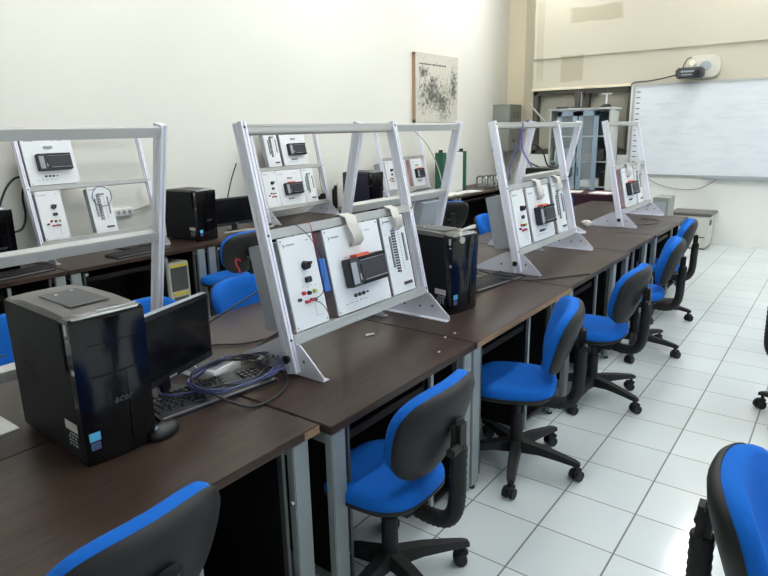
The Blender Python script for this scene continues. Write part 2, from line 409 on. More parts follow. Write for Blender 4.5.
# boarded opening in the back wall: dark reveal, grey boards, rail
nb = MB(); nb.box(((NX0 + NX1) / 2, YB + .19, (NZ0 + NZ1) / 2), (NX1 - NX0, .02, NZ1 - NZ0))
nb.box((-2.46, YB + .155, 1.63), (.6, .05, .78)); nb.box((-1.68, YB + .155, 1.63), (.42, .05, .78))
wn = struct(nb, 'window_5', 'nichegrey')
f = MB()
f.box(((NX0 + NX1) / 2, YB + .09, NZ1 - .03), (NX1 - NX0, .16, .06)); f.box((NX0 + .035, YB + .09, (NZ0 + NZ1) / 2), (.07, .16, NZ1 - NZ0))
f.box((NX1 - .02, YB + .09, (NZ0 + NZ1) / 2), (.04, .16, NZ1 - NZ0)); f.box(((NX0 + NX1) / 2, YB + .09, NZ0 + .03), (NX1 - NX0, .16, .06)); f.box((-2.04, YB + .12, 1.62), (.06, .1, .9))
f.build('opening_frame', 'nichedark', wn)
struct(MB().box(((NX0 + NX1) / 2, YB - .008, NZ1 + .02), (NX1 - NX0 + .04, .03, .03)), 'trim_3', m_alc)

# ceiling lamps: white trays with a glowing diffuser
lamp_spots = [(-2.4, .0), (-2.4, 3.1), (-2.5, 6.15), (.06, .0), (.06, 3.1), (.06, 6.15), (2.6, .0), (2.6, 3.1), (2.6, 6.15)]
proto = []
for i, (x, y) in enumerate(lamp_spots):
    if not proto:
        t = thing('ceiling_lamp', '', 'lamp')
        b = MB(); b.box((0, 0, -.03), (.36, 1.26, .06), bev=.008); b.build('lamp_tray', 'white', t)
        MB().box((0, 0, -.085), (.28, 1.2, .055), bev=.012).build('lamp_diffuser', 'tube', t)
        src = t
    put(src, proto, 'white ceiling tray lamp with a long glowing diffuser', (x, y, ZC), 0, 'ceiling tray lamps')

# ------------------------------------------------------------------ benches
def bench(label, xf, xb, y0, y1, group, legs=None, tray=None, post=None, worn=False, sd=1, top_x=None, worn_end=False):
    """xf front edge, xb back edge; legs: y centres; tray: (y0,y1) of the keyboard shelf; post: y of the partition"""
    t = thing('workbench', label, 'workbench', ((xf + xb) / 2, (y0 + y1) / 2, 0), 0, group)
    s = 1 if xf > xb else -1
    g = .0015
    b = MB(); b.box(((xf + xb) / 2, (y0 + y1) / 2, DZ - .014), (abs(xf - xb), y1 - y0 - 2 * g, .028), bev=.003); b.build('bench_top', 'wood', t, True)
    if worn:
        e = MB(); e.box((xf + s * .0008, (y0 + y1) / 2, DZ - .0145), (.003, y1 - y0 - .012, .024)); e.build('front_edge', 'wornwood', t, True, label='bare worn wooden front edge')
    if worn_end:
        e = MB(); e.box((xf + s * .0008, y1 - .035, DZ - .0145), (.003, .064, .025)); e.box((xf - s * .05, y1 - g, DZ - .0145), (.1, .002, .025)); e.build('chipped_corner', 'wornwood', t, True, label='bare wood corner where the edging is gone')
    legs = legs or [y0 + .05, y1 - .05]
    for k, ly in enumerate(legs):
        side = 1 if k == 0 else -1
        l = MB(); xm = (xf + xb) / 2
        l.box((xf - s * .022, ly, (DZ - .03) / 2 + .01), (.03, .066, DZ - .05), bev=.003)
        l.box((xb + s * .03, ly, (DZ - .03) / 2 + .01), (.03, .05, DZ - .05))
        l.box((xm, ly, .09), (abs(xf - xb) - .06, .03, .04)); l.box((xm, ly, DZ - .06), (abs(xf - xb) - .06, .03, .04))
        lo = l.build('leg', 'deskleg', t, True)
        p = MB(); p.box((xm - s * .01, ly + side * .041, .36), (abs(xf - xb) - .1, .012, .6)); p.build('side_panel', 'deskdark', lo, True)
        MB().box((xf - s * .03, ly + side * .062, .35), (.02, .012, .62)).build('inner_post', 'postgrey', lo, True)
        for z in (.2, .48): MB().cyl((xf - s * .02, ly + side * .03, z), (xf - s * .02, ly + side * .042, z), .007, seg=10).build('screw_cap', 'silver', lo, True)
        for x in (xf - s * .022, xb + s * .03): MB().cyl((x, ly, 0), (x, ly, .022), .014, seg=12).build('leg_foot', 'rubber', lo, True)
    if tray:
        b = MB(); yc = (tray[0] + tray[1]) / 2; w = tray[1] - tray[0]
        b.box((xf - s * .23, yc, DZ - .105), (.36, w, .016)); b.box((xf - s * .055, yc, DZ - .098), (.016, w, .03))
        to = b.build('keyboard_tray', 'tray', t, True)
        MB().box((xf - s * .045, tray[0] + .012, DZ - .06), (.012, .035, .02), bev=.002).build('tray_clip', 'white', to, True)
        for y in (tray[0] - .008, tray[1] + .008): MB().box((xf - s * .23, y, DZ - .075), (.36, .012, .05)).build('tray_rail', 'deskdark', to, True)  # rails coloured dark to deepen the shade under the bench top
    if post is not None:
        b = MB(); b.box((xf - s * .28, post, .345), (.48, .016, .62)); po = b.build('partition', 'deskdark', t, True)
        MB().box((xf - s * .033, post, .345), (.014, .02, .62)).build('partition_edge', 'deskleg', po, True)
        hi = max(legs); 
        MB().box((xf - s * .28, (post + hi) / 2, .06), (.46, abs(hi - post) - .03, .016)).build('case_shelf', 'deskdark', t, True)
    b = MB(); b.box((xb + s * .06, (y0 + y1) / 2, .345), (.014, y1 - y0 - .1, .65)); b.build('back_panel', 'deskdark', t, True)  # carried down near the floor to keep light out from under the bench
    return t

GA = 'workbenches along the tiled aisle'
XA, XM = -.03, -.66
bench('dark brown workbench carrying the black tower and the coil of cables', XA - .045, XM, -2.12, -.853, GA, legs=[-2.06, -.93], tray=(-1.98, -1.36), post=-1.3, worn_end=True)
bench('dark brown workbench under the first trainer frame, beside the coiled cables', XA, XM, -.85, .06, GA, legs=[-.81, .005], tray=(-.76, -.27), post=-.24)
bench('brown workbench with pale worn front edge, carrying the tower with a cable on top', XA, XM, .06, 1.165, GA, legs=[.085, .985], tray=(.14, .64), post=.665, worn=True)
bench('brown workbench under the middle trainer frame of the aisle row', XA - .01, XM, 1.165, 2.34, GA, legs=[1.21, 2.02], tray=(1.27, 1.68), post=1.72)
bench('short brown workbench between the middle and the last trainer frame', XA - .035, XM, 2.34, 3.12, GA, legs=[2.40, 2.9], tray=(2.43, 2.62), post=2.64)
bench('brown workbench at the end of the aisle row, toward the copier', XA - .03, XM, 3.12, 4.35, GA, legs=[3.18, 4.29], tray=(3.3, 3.8), post=3.84)
GB = 'workbenches of the middle row facing the inner aisle'
for lab, a, b in [('middle row workbench behind the black tower with stickers', -2.12, -1.02), ('middle row workbench with bare brown top behind the first trainer', -1.02, .12),
                  ('middle row workbench under the second inward facing trainer', .12, 1.16), ('middle row workbench behind the middle aisle trainer', 1.16, 2.1),
                  ('middle row workbench with the flat black box', 2.1, 3.1), ('middle row workbench with the white adapter, facing the maroon desk', 3.1, 5.25)]:
    bench(lab, -1.29, XM - .001, a, b, GB, tray=(a + .12, a + .62), post=a + .66)
GC = 'workbenches along the plain wall'
XC = -2.947
for lab, a, b in [('wall side workbench with keyboard at the edge of the picture', -1.35, -.19), ('wall side workbench under the trainer beside the power strip', -.185, .93),
                  ('wall side workbench carrying a black tower and a monitor', .935, 1.9), ('wall side workbench under the trainer with five modules', 1.905, 2.95),
                  ('wall side workbench carrying the violet black tower', 2.955, 3.9), ('wall side workbench under the farthest wall trainer', 3.905, 4.95),
                  ('dark workbench with papers and the green sided board', 4.955, 6.9)]:
    bench(lab, XC, -3.63, a, b, GC, tray=(a + .12, b - .4), post=b - .36)

# ------------------------------------------------------------------ chairs (forward is +X)
def sup(a, b, n, k=40, ph=0):
    o = []
    for i in range(k):
        t = 2 * PI * i / k; c, s = math.cos(t), math.sin(t)
        o.append((math.copysign(abs(c) ** (2 / n), c) * a, math.copysign(abs(s) ** (2 / n), s) * b))
    return o
def make_chair():
    t = thing('office_chair', '', 'chair')
    # seat cushion: front edge rolls down
    def seat_rings(prof, a, b):
        R = []
        for sc, z in prof:
            r = []
            for (x, y) in sup(a * sc, b * sc, 3.2):
                f = max(0, (x - .08) / .14); dz = -.018 * f * f
                r.append((x + .02, y * (1 - .08 * (x < 0) * abs(x) / a), z + dz + .012 * (x < -.1) * (abs(x) - .1) / .12))
            R.append(r)
        return R
    MB().rings(seat_rings([(.97, .398), (1.0, .41), (1.0, .43), (.97, .446), (.88, .456), (.6, .455), (.25, .449), (.02, .447)], .192, .185)).build('seat', 'blue', t, angle=60)
    MB().rings(seat_rings([(.4, .365), (.8, .374), (.95, .386), (1.005, .398), (1.012, .408), (.96, .409)], .192, .185)).build('seat_shell', 'chairblk', t, angle=50)
    # backrest: local u = width (y), v = height, depth along lean direction
    lean = math.radians(19)
    up = Vector((-math.sin(lean), 0, math.cos(lean))); fw = Vector((math.cos(lean), 0, math.sin(lean)))
    c0 = Vector((-.205, 0, .655))
    def back_rings(prof, a, b):
        R = []
        for sc, d in prof:
            r = []
            for (u, v) in sup(a * sc, b * sc, 2.7, 48):
                u *= 1 + .13 * (v / b)
                bow = 1.0 * u * u + .15 * v * v
                p = c0 + up * v + fw * (d + bow); r.append((p.x, u, p.z))
            R.append(r)
        return R
    MB().rings(back_rings([(.985, -.006), (1.0, .006), (.995, .028), (.965, .044), (.88, .053), (.55, .048), (.2, .042), (.02, .041)], .2, .168)).build('backrest', 'blue', t, angle=60)
    MB().rings(back_rings([(.02, -.034), (.3, -.034), (.7, -.031), (.9, -.025), (.99, -.014), (1.018, -.002), (1.018, .006), (.99, .007)], .2, .168)).build('back_shell', 'chairblk', t, angle=50)
    # support arm with bellows
    path = [(-.08, 0, .35), (-.16, 0, .336), (-.225, 0, .345), (-.256, 0, .385), (-.266, 0, .44), (-.268, 0, .52), (-.27, 0, .62)]
    b = MB(); b.tube(path, .034, 12, smooth=8, radii=[.029 if i % 2 else .026 for i in range(49)])
    arm = b.build('support_arm', 'rubber', t, angle=50)
    c = MB(); c.box((-.268, 0, .655), (.035, .07, .12), Matrix.Translation((0, 0, 0)), bev=.016); c.cyl((-.28, .03, .63), (-.28, .07, .63), .015); c.build('back_bracket', 'chairblk', t)
    MB().box((-.2645, 0, .758), (.004, .05, .008), Matrix.Translation((-.2645, 0, .758)) @ Matrix.Rotation(-lean, 4, 'Y') @ Matrix.Translation((.2645, 0, -.758)), bev=.001).build('brand_plate', 'silver', t)
    b = MB(); b.box((-.02, 0, .35), (.2, .12, .045), bev=.012); b.build('mechanism', 'rubber', t)
    b = MB(); b.cyl((.02, -.05, .35), (.03, -.2, .345), .007); b.cyl((.03, -.17, .345), (.03, -.235, .345), .012); b.build('lever', 'rubber', t)
    b = MB(); b.cyl((0, 0, .13), (0, 0, .27), .031, .028, 20); b.cyl((0, 0, .27), (0, 0, .35), .019, seg=16); b.cyl((0, 0, .075), (0, 0, .14), .043, .036, 20); b.build('column', 'rubber', t)
    for k in range(5):
        a = 2 * PI * k / 5 + .31
        mx = Matrix.Rotation(a, 4, 'Z')
        b = MB()
        prof = [(.025, .028, .078, .135), (.12, .026, .09, .128), (.22, .022, .085, .112), (.285, .018, .078, .1), (.305, .014, .076, .092)]
        b.rings([[(x, -w, z0), (x, w, z0), (x, w * .75, z1), (x, -w * .75, z1)] for x, w, z0, z1 in prof], mx)
        ar = b.build('base_arm', 'rubber', t, angle=40)
        cs = MB(); sw = Matrix.Translation((.285 * math.cos(a), .285 * math.sin(a), 0)) @ Matrix.Rotation(a * 2.3 + .7, 4, 'Z')
        for sy in (-1, 1): cs.cyl((-.012, sy * .008, .026), (-.012, sy * .026, .026), .026, .024, 18, sw)
        cs.box((-.008, 0, .05), (.05, .036, .02), sw, bev=.006); cs.cyl((.0, 0, .05), (.0, 0, .085), .008, seg=10, mx=sw)
        cs.build('caster', 'rubber', ar)
    return t
chair = make_chair(); cu = []
D = math.radians
GCH = 'blue office chairs'
# aisle row, facing the benches
put(chair, cu, 'blue chair pulled up to the bench with the black tower, only its back visible', (-.15, -1.53, 0), D(183), GCH)
put(chair, cu, 'blue chair facing the first trainer, seat half under the bench', (.0, -.605, 0), D(181), GCH)
put(chair, cu, 'blue chair turned aside at the bench with the worn front edge', (.02, .385, 0), D(201), GCH)
put(chair, cu, 'blue chair facing the middle aisle trainer', (.06, 1.34, 0), D(180), GCH)
put(chair, cu, 'blue chair at the short bench, last but one toward the copier', (.04, 2.30, 0), D(192), GCH)
put(chair, cu, 'blue chair farthest along the tiled aisle, toward the copier', (-.06, 3.25, 0), D(190), GCH)
# opposite side of the tiled aisle
put(chair, cu, 'blue chair back in the lower corner beside the bare tiles, black rim showing', (1.225, -.62, 0), D(2), GCH)
put(chair, cu, 'chair cut by the picture edge, only its casters and black back showing', (1.165, 1.62, 0), D(-3), GCH)
put(chair, cu, 'chair beyond the cut chair at the picture edge, a sliver of black back', (1.23, 2.75, 0), D(8), GCH)
# inner aisle
put(chair, cu, 'blue chair behind the bare brown bench top, seen over its edge', (-1.21, -.02, 0), D(4), GCH)
put(chair, cu, 'blue chair behind the black tower with stickers', (-1.52, -1.06, 0), D(-6), GCH)
put(chair, cu, 'chair with dark back at the wall bench beside the black tower and monitor', (-2.78, 1.0, 0), D(184), GCH)
put(chair, cu, 'blue chair top behind the thin monitor, near the old beige computer case', (-1.235, -.58, 0), D(5), GCH)
put(chair, cu, 'blue edged chair with dark back in front of the green sided board', (-2.37, 3.66, 0), D(140), GCH)
put(chair, cu, 'blue chair between middle row and wall row, half hidden by the cable topped tower', (-1.22, 2.8, 0), D(5), GCH)

# ------------------------------------------------------------------ trainer frames (forward is +X, foot centre at origin on the bench)
def plane_mx(W):
    d = Vector((-.19, 0, .85)).normalized(); n = Vector((d.z, 0, -d.x)); o = Vector((.088, -W / 2, .05))
    return Matrix(((0, d.x, n.x, o.x), (1, d.y, n.y, o.y), (0, d.z, n.z, o.z), (0, 0, 0, 1)))
PW = {'power': .178, 'plc': .352, 'io': .172, 'mini': .26}
def logo_marks(b, s, t, mx, sc=1.0):
    """arrow head with a short line of unreadable small print and a faint caption opposite"""
    b.prism([(s, t - .009 * sc), (s + .012 * sc, t), (s, t + .009 * sc), (s + .005 * sc, t)], 'z', .0125, .0135, mx)
    x = s + .018 * sc
    for i in range(6):
        w = (.006, .004, .007, .005, .006, .004)[i] * sc
        b.box((x + w / 2, t + .001, .0128), (w, .005 * sc, .001), mx); x += w + .0018
def module(fr, mx, kind, s, t, ribbon=True, up=False, wire=False):
    """white front plate with its controls, standing in the frame from s (along) and t (up)"""
    w = PW[kind]; h = .348
    N = .012
    if kind == 'power':
        pl = MB().box((s + w / 2, t + h / 2, .008), (w, h, .008), mx, bev=.001).build('power_panel', 'panel', fr)
        MB().box((s + w / 2, t + h / 2, -.085), (w - .012, h - .02, .16), mx, bev=.004).build('housing', 'housing', pl)
        b = MB(); logo_marks(b, s + .016, t + .318, mx); b.box((s + .145, t + .325, N), (.018, .003, .001), mx)
        for q in range(4): b.box((s + .075 + .022 * q, t + .155 - .004 * (q % 2), N), (.006, .002, .001), mx)
        b.box((s + .12, t + .06, N), (.0012, .05, .001), mx); b.box((s + .134, t + .035, N), (.03, .0012, .001), mx); b.box((s + .134, t + .085, N), (.03, .0012, .001), mx)
        for q in range(4): b.cyl((s + .01 + .158 * (q % 2), t + .012 + .324 * (q // 2), N - .001), (s + .01 + .158 * (q % 2), t + .012 + .324 * (q // 2), N + .0015), .0035, seg=8, mx=mx)
        b.build('panel_print', 'inkpale', pl)
        k = MB(); k.cyl((s + .107, t + .232, N), (s + .107, t + .232, N + .022), .018, .014, 18, mx); k.box((s + .107, t + .232, N + .026), (.008, .034, .012), Matrix(mx) @ Matrix.Translation((s + .107, t + .232, 0)) @ Matrix.Rotation(-.9, 4, 'Z') @ Matrix.Translation((-s - .107, -t - .232, 0)), bev=.002)
        k.build('knob', 'blackp', pl)
        r = MB(); r.box((s + .107, t + .178, N + .005), (.032, .022, .012), mx, bev=.003); r.build('rocker_switch', 'blackp', pl)
        for q, (sx, ty, c) in enumerate([(.07, .132, 'red'), (.098, .128, 'blackp'), (.128, .129, 'yelgrn'), (.042, .112, 'ink'), (.075, .098, 'red'), (.102, .1, 'blackp'), (.12, .098, 'ink')]):
            g = MB(); g.cyl((s + sx, t + ty, N), (s + sx, t + ty, N + .012), .0085 if q < 3 else .0065, .0065, 12, mx); g.build('socket', c, pl)
        j = MB(); j.cyl((s + .078, t + .098, N + .014), (s + .105, t + .1, N + .018), .004, seg=8, mx=mx); j.build('jumper_plug', 'red', pl)
    elif kind in ('plc', 'mini'):
        pl = MB().box((s + w / 2, t + h / 2, .008), (w, h, .008), mx, bev=.001).build('controller_panel', 'panel', fr)
        b = MB(); b.box((s + w / 2, t + h / 2, -.03), (w - .004, h - .01, .06), mx); b.build('housing', 'pcb', pl)
        b = MB()
        for i in range(24): b.box((s + .001, t + .012 + i * .0138, -.014), (.004, .006, .03), mx)
        b.build('rack_edge', 'housing', pl)
        b = MB(); logo_marks(b, s + .022, t + .31, mx, 1.1); b.box((s + w - .13, t + .31, N), (.012, .004, .001), mx); b.box((s + w - .08, t + .312, N), (.03, .004, .001), mx)
        b.box((s + .105, t + .22, N), (.02, .003, .001), mx)
        for q in range(4): b.cyl((s + .012 + (w - .024) * (q % 2), t + .012 + .324 * (q // 2), N - .001), (s + .012 + (w - .024) * (q % 2), t + .012 + .324 * (q // 2), N + .0015), .0035, seg=8, mx=mx)
        for q in range(5): b.box((s + .06 + .03 * q, t + .035 + .002 * (q % 2), N), (.016, .003, .001), mx)
        b.build('panel_print', 'inkpale', pl)
        cs = s + (.072 if kind == 'plc' else .06); cw = .235 if kind == 'plc' else .17; ct = t + .098
        c = MB(); c.box((cs + cw / 2, ct + .058, N + .022), (cw, .116, .044), mx, bev=.004); c.box((cs + cw * .62, ct + .058, N + .044), (cw * .72, .06, .006), mx, bev=.003)
        co = c.build('controller', 'plc', pl)
        c = MB(); c.box((cs + .024, ct + .055, N + .0445), (.034, .088, .002), mx); c.box((cs + .056, ct + .035, N + .0445), (.008, .024, .001), mx); c.box((cs + .085, ct + .062, N + .0445), (.009, .012, .002), mx)
        c.box((cs + cw * .62, ct + .1, N + .0445), (cw * .66, .003, .003), mx); c.box((cs + cw * .66, ct + .018, N + .0445), (cw * .6, .003, .003), mx)
        c.build('controller_label', 'plcgrey', co)
        c = MB()
        c.box((cs + .07 + (cw - .08) / 2, ct + .009, N + .04), (cw - .07, .014, .012), mx)
        for q in range(14): c.box((cs + .07 + q * (cw - .08) / 13, ct + .009, N + .04), (.005, .012, .02), mx)
        c.build('terminal_block', 'blackp', co); c = MB()
        c.box((cs + .07 + (cw - .08) / 2, ct + .108, N + .04), (cw - .07, .014, .012), mx)
        for q in range(14): c.box((cs + .07 + q * (cw - .08) / 13, ct + .108, N + .04), (.005, .012, .02), mx)
        c.build('terminal_block', 'blackp', co)
        if not up:
            c = MB(); c.box((cs + .095, ct + .121, N + .024), (.085, .012, .038), mx, bev=.002); c.build('terminal_cover', 'orange', co)
        for q in range(4):
            g = MB(); g.cyl((cs + .045 + .026 * q, ct - .038, N), (cs + .045 + .026 * q, ct - .038, N + .008), .0075 if q < 3 else .004, seg=12, mx=mx); g.build('socket', 'ink', pl)
        g = MB(); g.box((s + w * .5, t + .265, N + .006), (.06, .014, .014), mx, bev=.002); g.build('ribbon_connector', 'plcgrey', pl)
    else:
        pl = MB().box((s + w / 2, t + h / 2, .008), (w, h, .008), mx, bev=.001).build('switch_panel', 'panel', fr)
        b = MB(); b.box((s + w / 2, t + h / 2, -.025), (w - .006, h - .02, .05), mx); b.build('housing', 'housing', pl)
        b = MB(); logo_marks(b, s + .014, t + .325, mx, .9)
        for i in range(16): b.box((s + .115, t + .105 + i * .0118, N), (.007, .003, .001), mx)
        for q in range(4): b.box((s + .02, t + .12 + q * .05, N), (.003, .006, .001), mx)
        b.build('panel_print', 'ink', pl)
        b = MB()
        for i in range(16): b.box((s + .068, t + .1 + i * .0122, N + .005), (.016, .0062, .012), mx)
        b.box((s + .085, t + .19, N + .001), (.003, .2, .002), mx)
        b.build('switch_row', 'dkgrey', pl)
        for x, y0, hh in ((.043, .19, .14), (.142, .2, .13)):
            MB().box((s + x, t + y0, N + .004), (.009, hh, .009), mx, bev=.001).build('terminal_strip', 'inkpale', pl)
        MB().box((s + .118, t + .038, N + .004), (.058, .014, .009), mx, bev=.002).build('bottom_connector', 'dkgrey', pl)
        g = MB(); g.box((s + w * .55, t + .288, N + .006), (.05, .014, .014), mx, bev=.002); g.build('ribbon_connector', 'plcgrey', pl)
        if wire:
            g = MB()
            g.tube([(s + .05 + .075 * math.cos(a) + .05, t + .27 + .075 * math.sin(a), N + .012 + .006 * math.sin(3 * a)) for a in [i * .5 for i in range(14)]], .0028, 6, mx=mx)
            g.build('wire_loop', 'bluecable', pl)
    if ribbon and kind in ('plc', 'io') and not up:
        rs = s + (w * .5 if kind == 'plc' else w * .55 + .01); tc = t + (.265 if kind == 'plc' else .288)
        pts = [(rs, tc, N + .012), (rs - .002, tc + .012, N + .03), (rs - .006, tc + .05, N + .03), (rs - .012, .44, N + .024), (rs - .018, .482, N + .022), (rs - .022, .5, .004), (rs - .024, .5, -.02), (rs - .024, .47, -.04), (rs - .024, .4, -.05)]
        MB().strip(pts, (.032 if kind == 'plc' else .026, 0, 0), .003, mx).build('ribbon_cable', 'ribbon', pl, angle=60)
    return pl
def trainer(label, x, y0, y1, flip=False, mods=(), group='trainer frames', tops=True):
    W = y1 - y0
    fr = thing('trainer_frame', label, 'training rack', (x, (y0 + y1) / 2, DZ), PI if flip else 0, group)
    mx = plane_mx(W)
    p = [(0, 0), (.009, 0), (.009, .005), (.015, .005), (.015, 0), (.024, 0), (.024, .018), (.02, .018), (.02, .028), (.024, .028), (.024, .046), (.015, .046), (.015, .041), (.009, .041), (.009, .046), (0, .046), (0, .028), (.004, .028), (.004, .018), (0, .018)]
    for s0 in (0.0, W - .024):
        b = MB(); b.prism([(s0 + q[0], q[1] - .031) for q in p], 'y', -.038, .876, mx); lo = b.build('leg', 'alu', fr)
        for t in (.47, .085, .855): MB().cyl((s0 + .012, t, .0145), (s0 + .012, t, .017), .005, seg=10, mx=mx).build('bolt', 'dkgrey', lo)
        k = MB(); k.cyl((s0 + (-.001 if s0 == 0 else .025), .02, -.008), (s0 + (-.015 if s0 == 0 else .039), .02, -.008), .013, .016, 12, mx); k.build('clamp_knob', 'blackp', lo)
    for name, t0, t1, n0, n1 in (('top_bar', .834, .867, -.03, .006), ('middle_bar', .455, .49, -.03, .012), ('bottom_bar', .06, .1, -.03, .016)):
        b = MB(); b.box((W / 2, (t0 + t1) / 2, (n0 + n1) / 2), (W - .048, t1 - t0, n1 - n0), mx, bev=.002)
        b.box((W / 2, t0 + .008, n1 + .0015), (W - .048, .006, .003), mx); b.box((W / 2, t1 - .006, n1 + .0015), (W - .048, .007, .003), mx)
        b.build(name, 'alu_bar', fr)
    for sg, y in ((1, -W / 2 + .027), (-1, W / 2 - .027)):
        g = MB(); poly = [(-.222, .001), (-.222, .014), (.0, .128), (.115, .118), (.222, .02), (.222, .001)]
        g.prism(poly, 'y', y - .0025, y + .0025); g.box((.0, y + sg * .014, .0025), (.444, .03, .004)); fo = g.build('foot_plate', 'foot', fr)
        for xx, zz in ((.13, .06), (.06, .05), (-.03, .05)): MB().cyl((xx, y - .004, zz), (xx, y + .004, zz), .006, seg=10).build('bolt', 'dkgrey', fo)
    for kind, row, s, kw in mods: module(fr, mx, kind, s, .104 if row == 0 else .494, up=(row == 1), **kw)
    return fr
full = [('power', 0, .052, {}), ('plc', 0, .288, {}), ('io', 0, .66, {})]
GT = 'trainer frames of the aisle row'
t1 = trainer('aluminium trainer frame beside the coiled cables, white panels with knobs, black controller and ribbon cables', -.5, -.635, .285, False, full, GT)
mx1 = plane_mx(.92)
b = MB(); b.box((.262, .28, -.008), (.034, .13, .03), mx1, bev=.002); b.build('blue_block', 'bluebox', t1)
b = MB(); b.box((.244, .28, -.06), (.05, .34, .01), mx1); b.build('backing_plate', 'deskdark', t1)
b = MB(); b.tube([(.12, .49, .0), (.15, .49, .02), (.2, .44, .025), (.235, .36, .03), (.235, .29, .03), (.2, .22, .035), (.145, .204, .03)], .0016, 6, mx=mx1); b.tube([(.145, .204, .03), (.19, .18, .028), (.22, .13, .026), (.225, .11, .02)], .0016, 6, mx=mx1); b.build('lead_wire', 'ink', t1)
b = MB(); b.tube([(.215, .49, .0), (.22, .488, .022), (.222, .46, .025), (.23, .4, .022)], .0014, 6, mx=mx1); b.tube([(-.0, .40, -.15), (-.014, .41, -.155), (-.02, .39, -.155), (-.012, .37, -.155), (-.016, .355, -.15)], .0035, 6, mx=mx1); b.build('red_lead', 'red', t1)
t2 = trainer('aluminium trainer frame in the middle of the aisle row, violet cable over its top bar', -.5, 1.28, 2.285, False, [('power', 0, .05, {}), ('plc', 0, .265, {}), ('io', 0, .68, {})], GT)
b = MB(); b.box((.66, .47, .0), (.05, .05, .05), plane_mx(1.005), bev=.004); b.build('bar_clamp', 'housing', t2)
trainer('aluminium trainer frame at the end of the aisle row, in front of the whiteboard', -.5, 3.36, 4.36, False, [('plc', 0, .19, {}), ('io', 0, .58, {})], GT)
GM = 'trainer frames facing the inner aisle'
OX = -.79
trainer('bare trainer frame standing behind the black tower with stickers, seen from its back', -.92, -1.75, -.79, True, [], GM)
trainer('trainer frame seen from its back through the first aisle trainer', OX, .115, 1.025, True, [('io', 0, .12, dict(ribbon=False))], GM)
trainer('trainer frame with violet cables hanging on one leg, in front of the glass cabinet', OX, 2.03, 2.97, True, [], GM)
GW = 'trainer frames along the plain wall'
OC = -3.43
trainer('trainer frame at the plain wall with three modules, wire loops on the lower one', OC, -.16, .80, False, [('plc', 1, .04, {}), ('power', 0, .045, {}), ('io', 0, .42, dict(ribbon=False, wire=True))], GW)
t5 = trainer('trainer frame at the plain wall with five white modules in two rows', OC, 1.96, 2.885, False, [('io', 1, .16, {}), ('plc', 1, .37, {}), ('power', 0, .035, {}), ('plc', 0, .215, dict(ribbon=False)), ('io', 0, .572, dict(ribbon=False))], GW)
b = MB(); m5 = plane_mx(.925); b.box((.84, .14, .0), (.05, .06, .05), m5, bev=.006); b.box((.79, .13, .0), (.03, .04, .04), m5, bev=.006); b.tube([(.84, .17, .01), (.83, .3, .012), (.86, .42, .0), (.85, .48, -.03)], .003, 6, mx=m5); b.build('power_adapter', 'blackp', t5)
trainer('farthest trainer frame at the plain wall, one small panel with a black controller', OC, 3.93, 4.88, False, [('power', 0, .05, {}), ('mini', 0, .6, dict(ribbon=False))], GW)

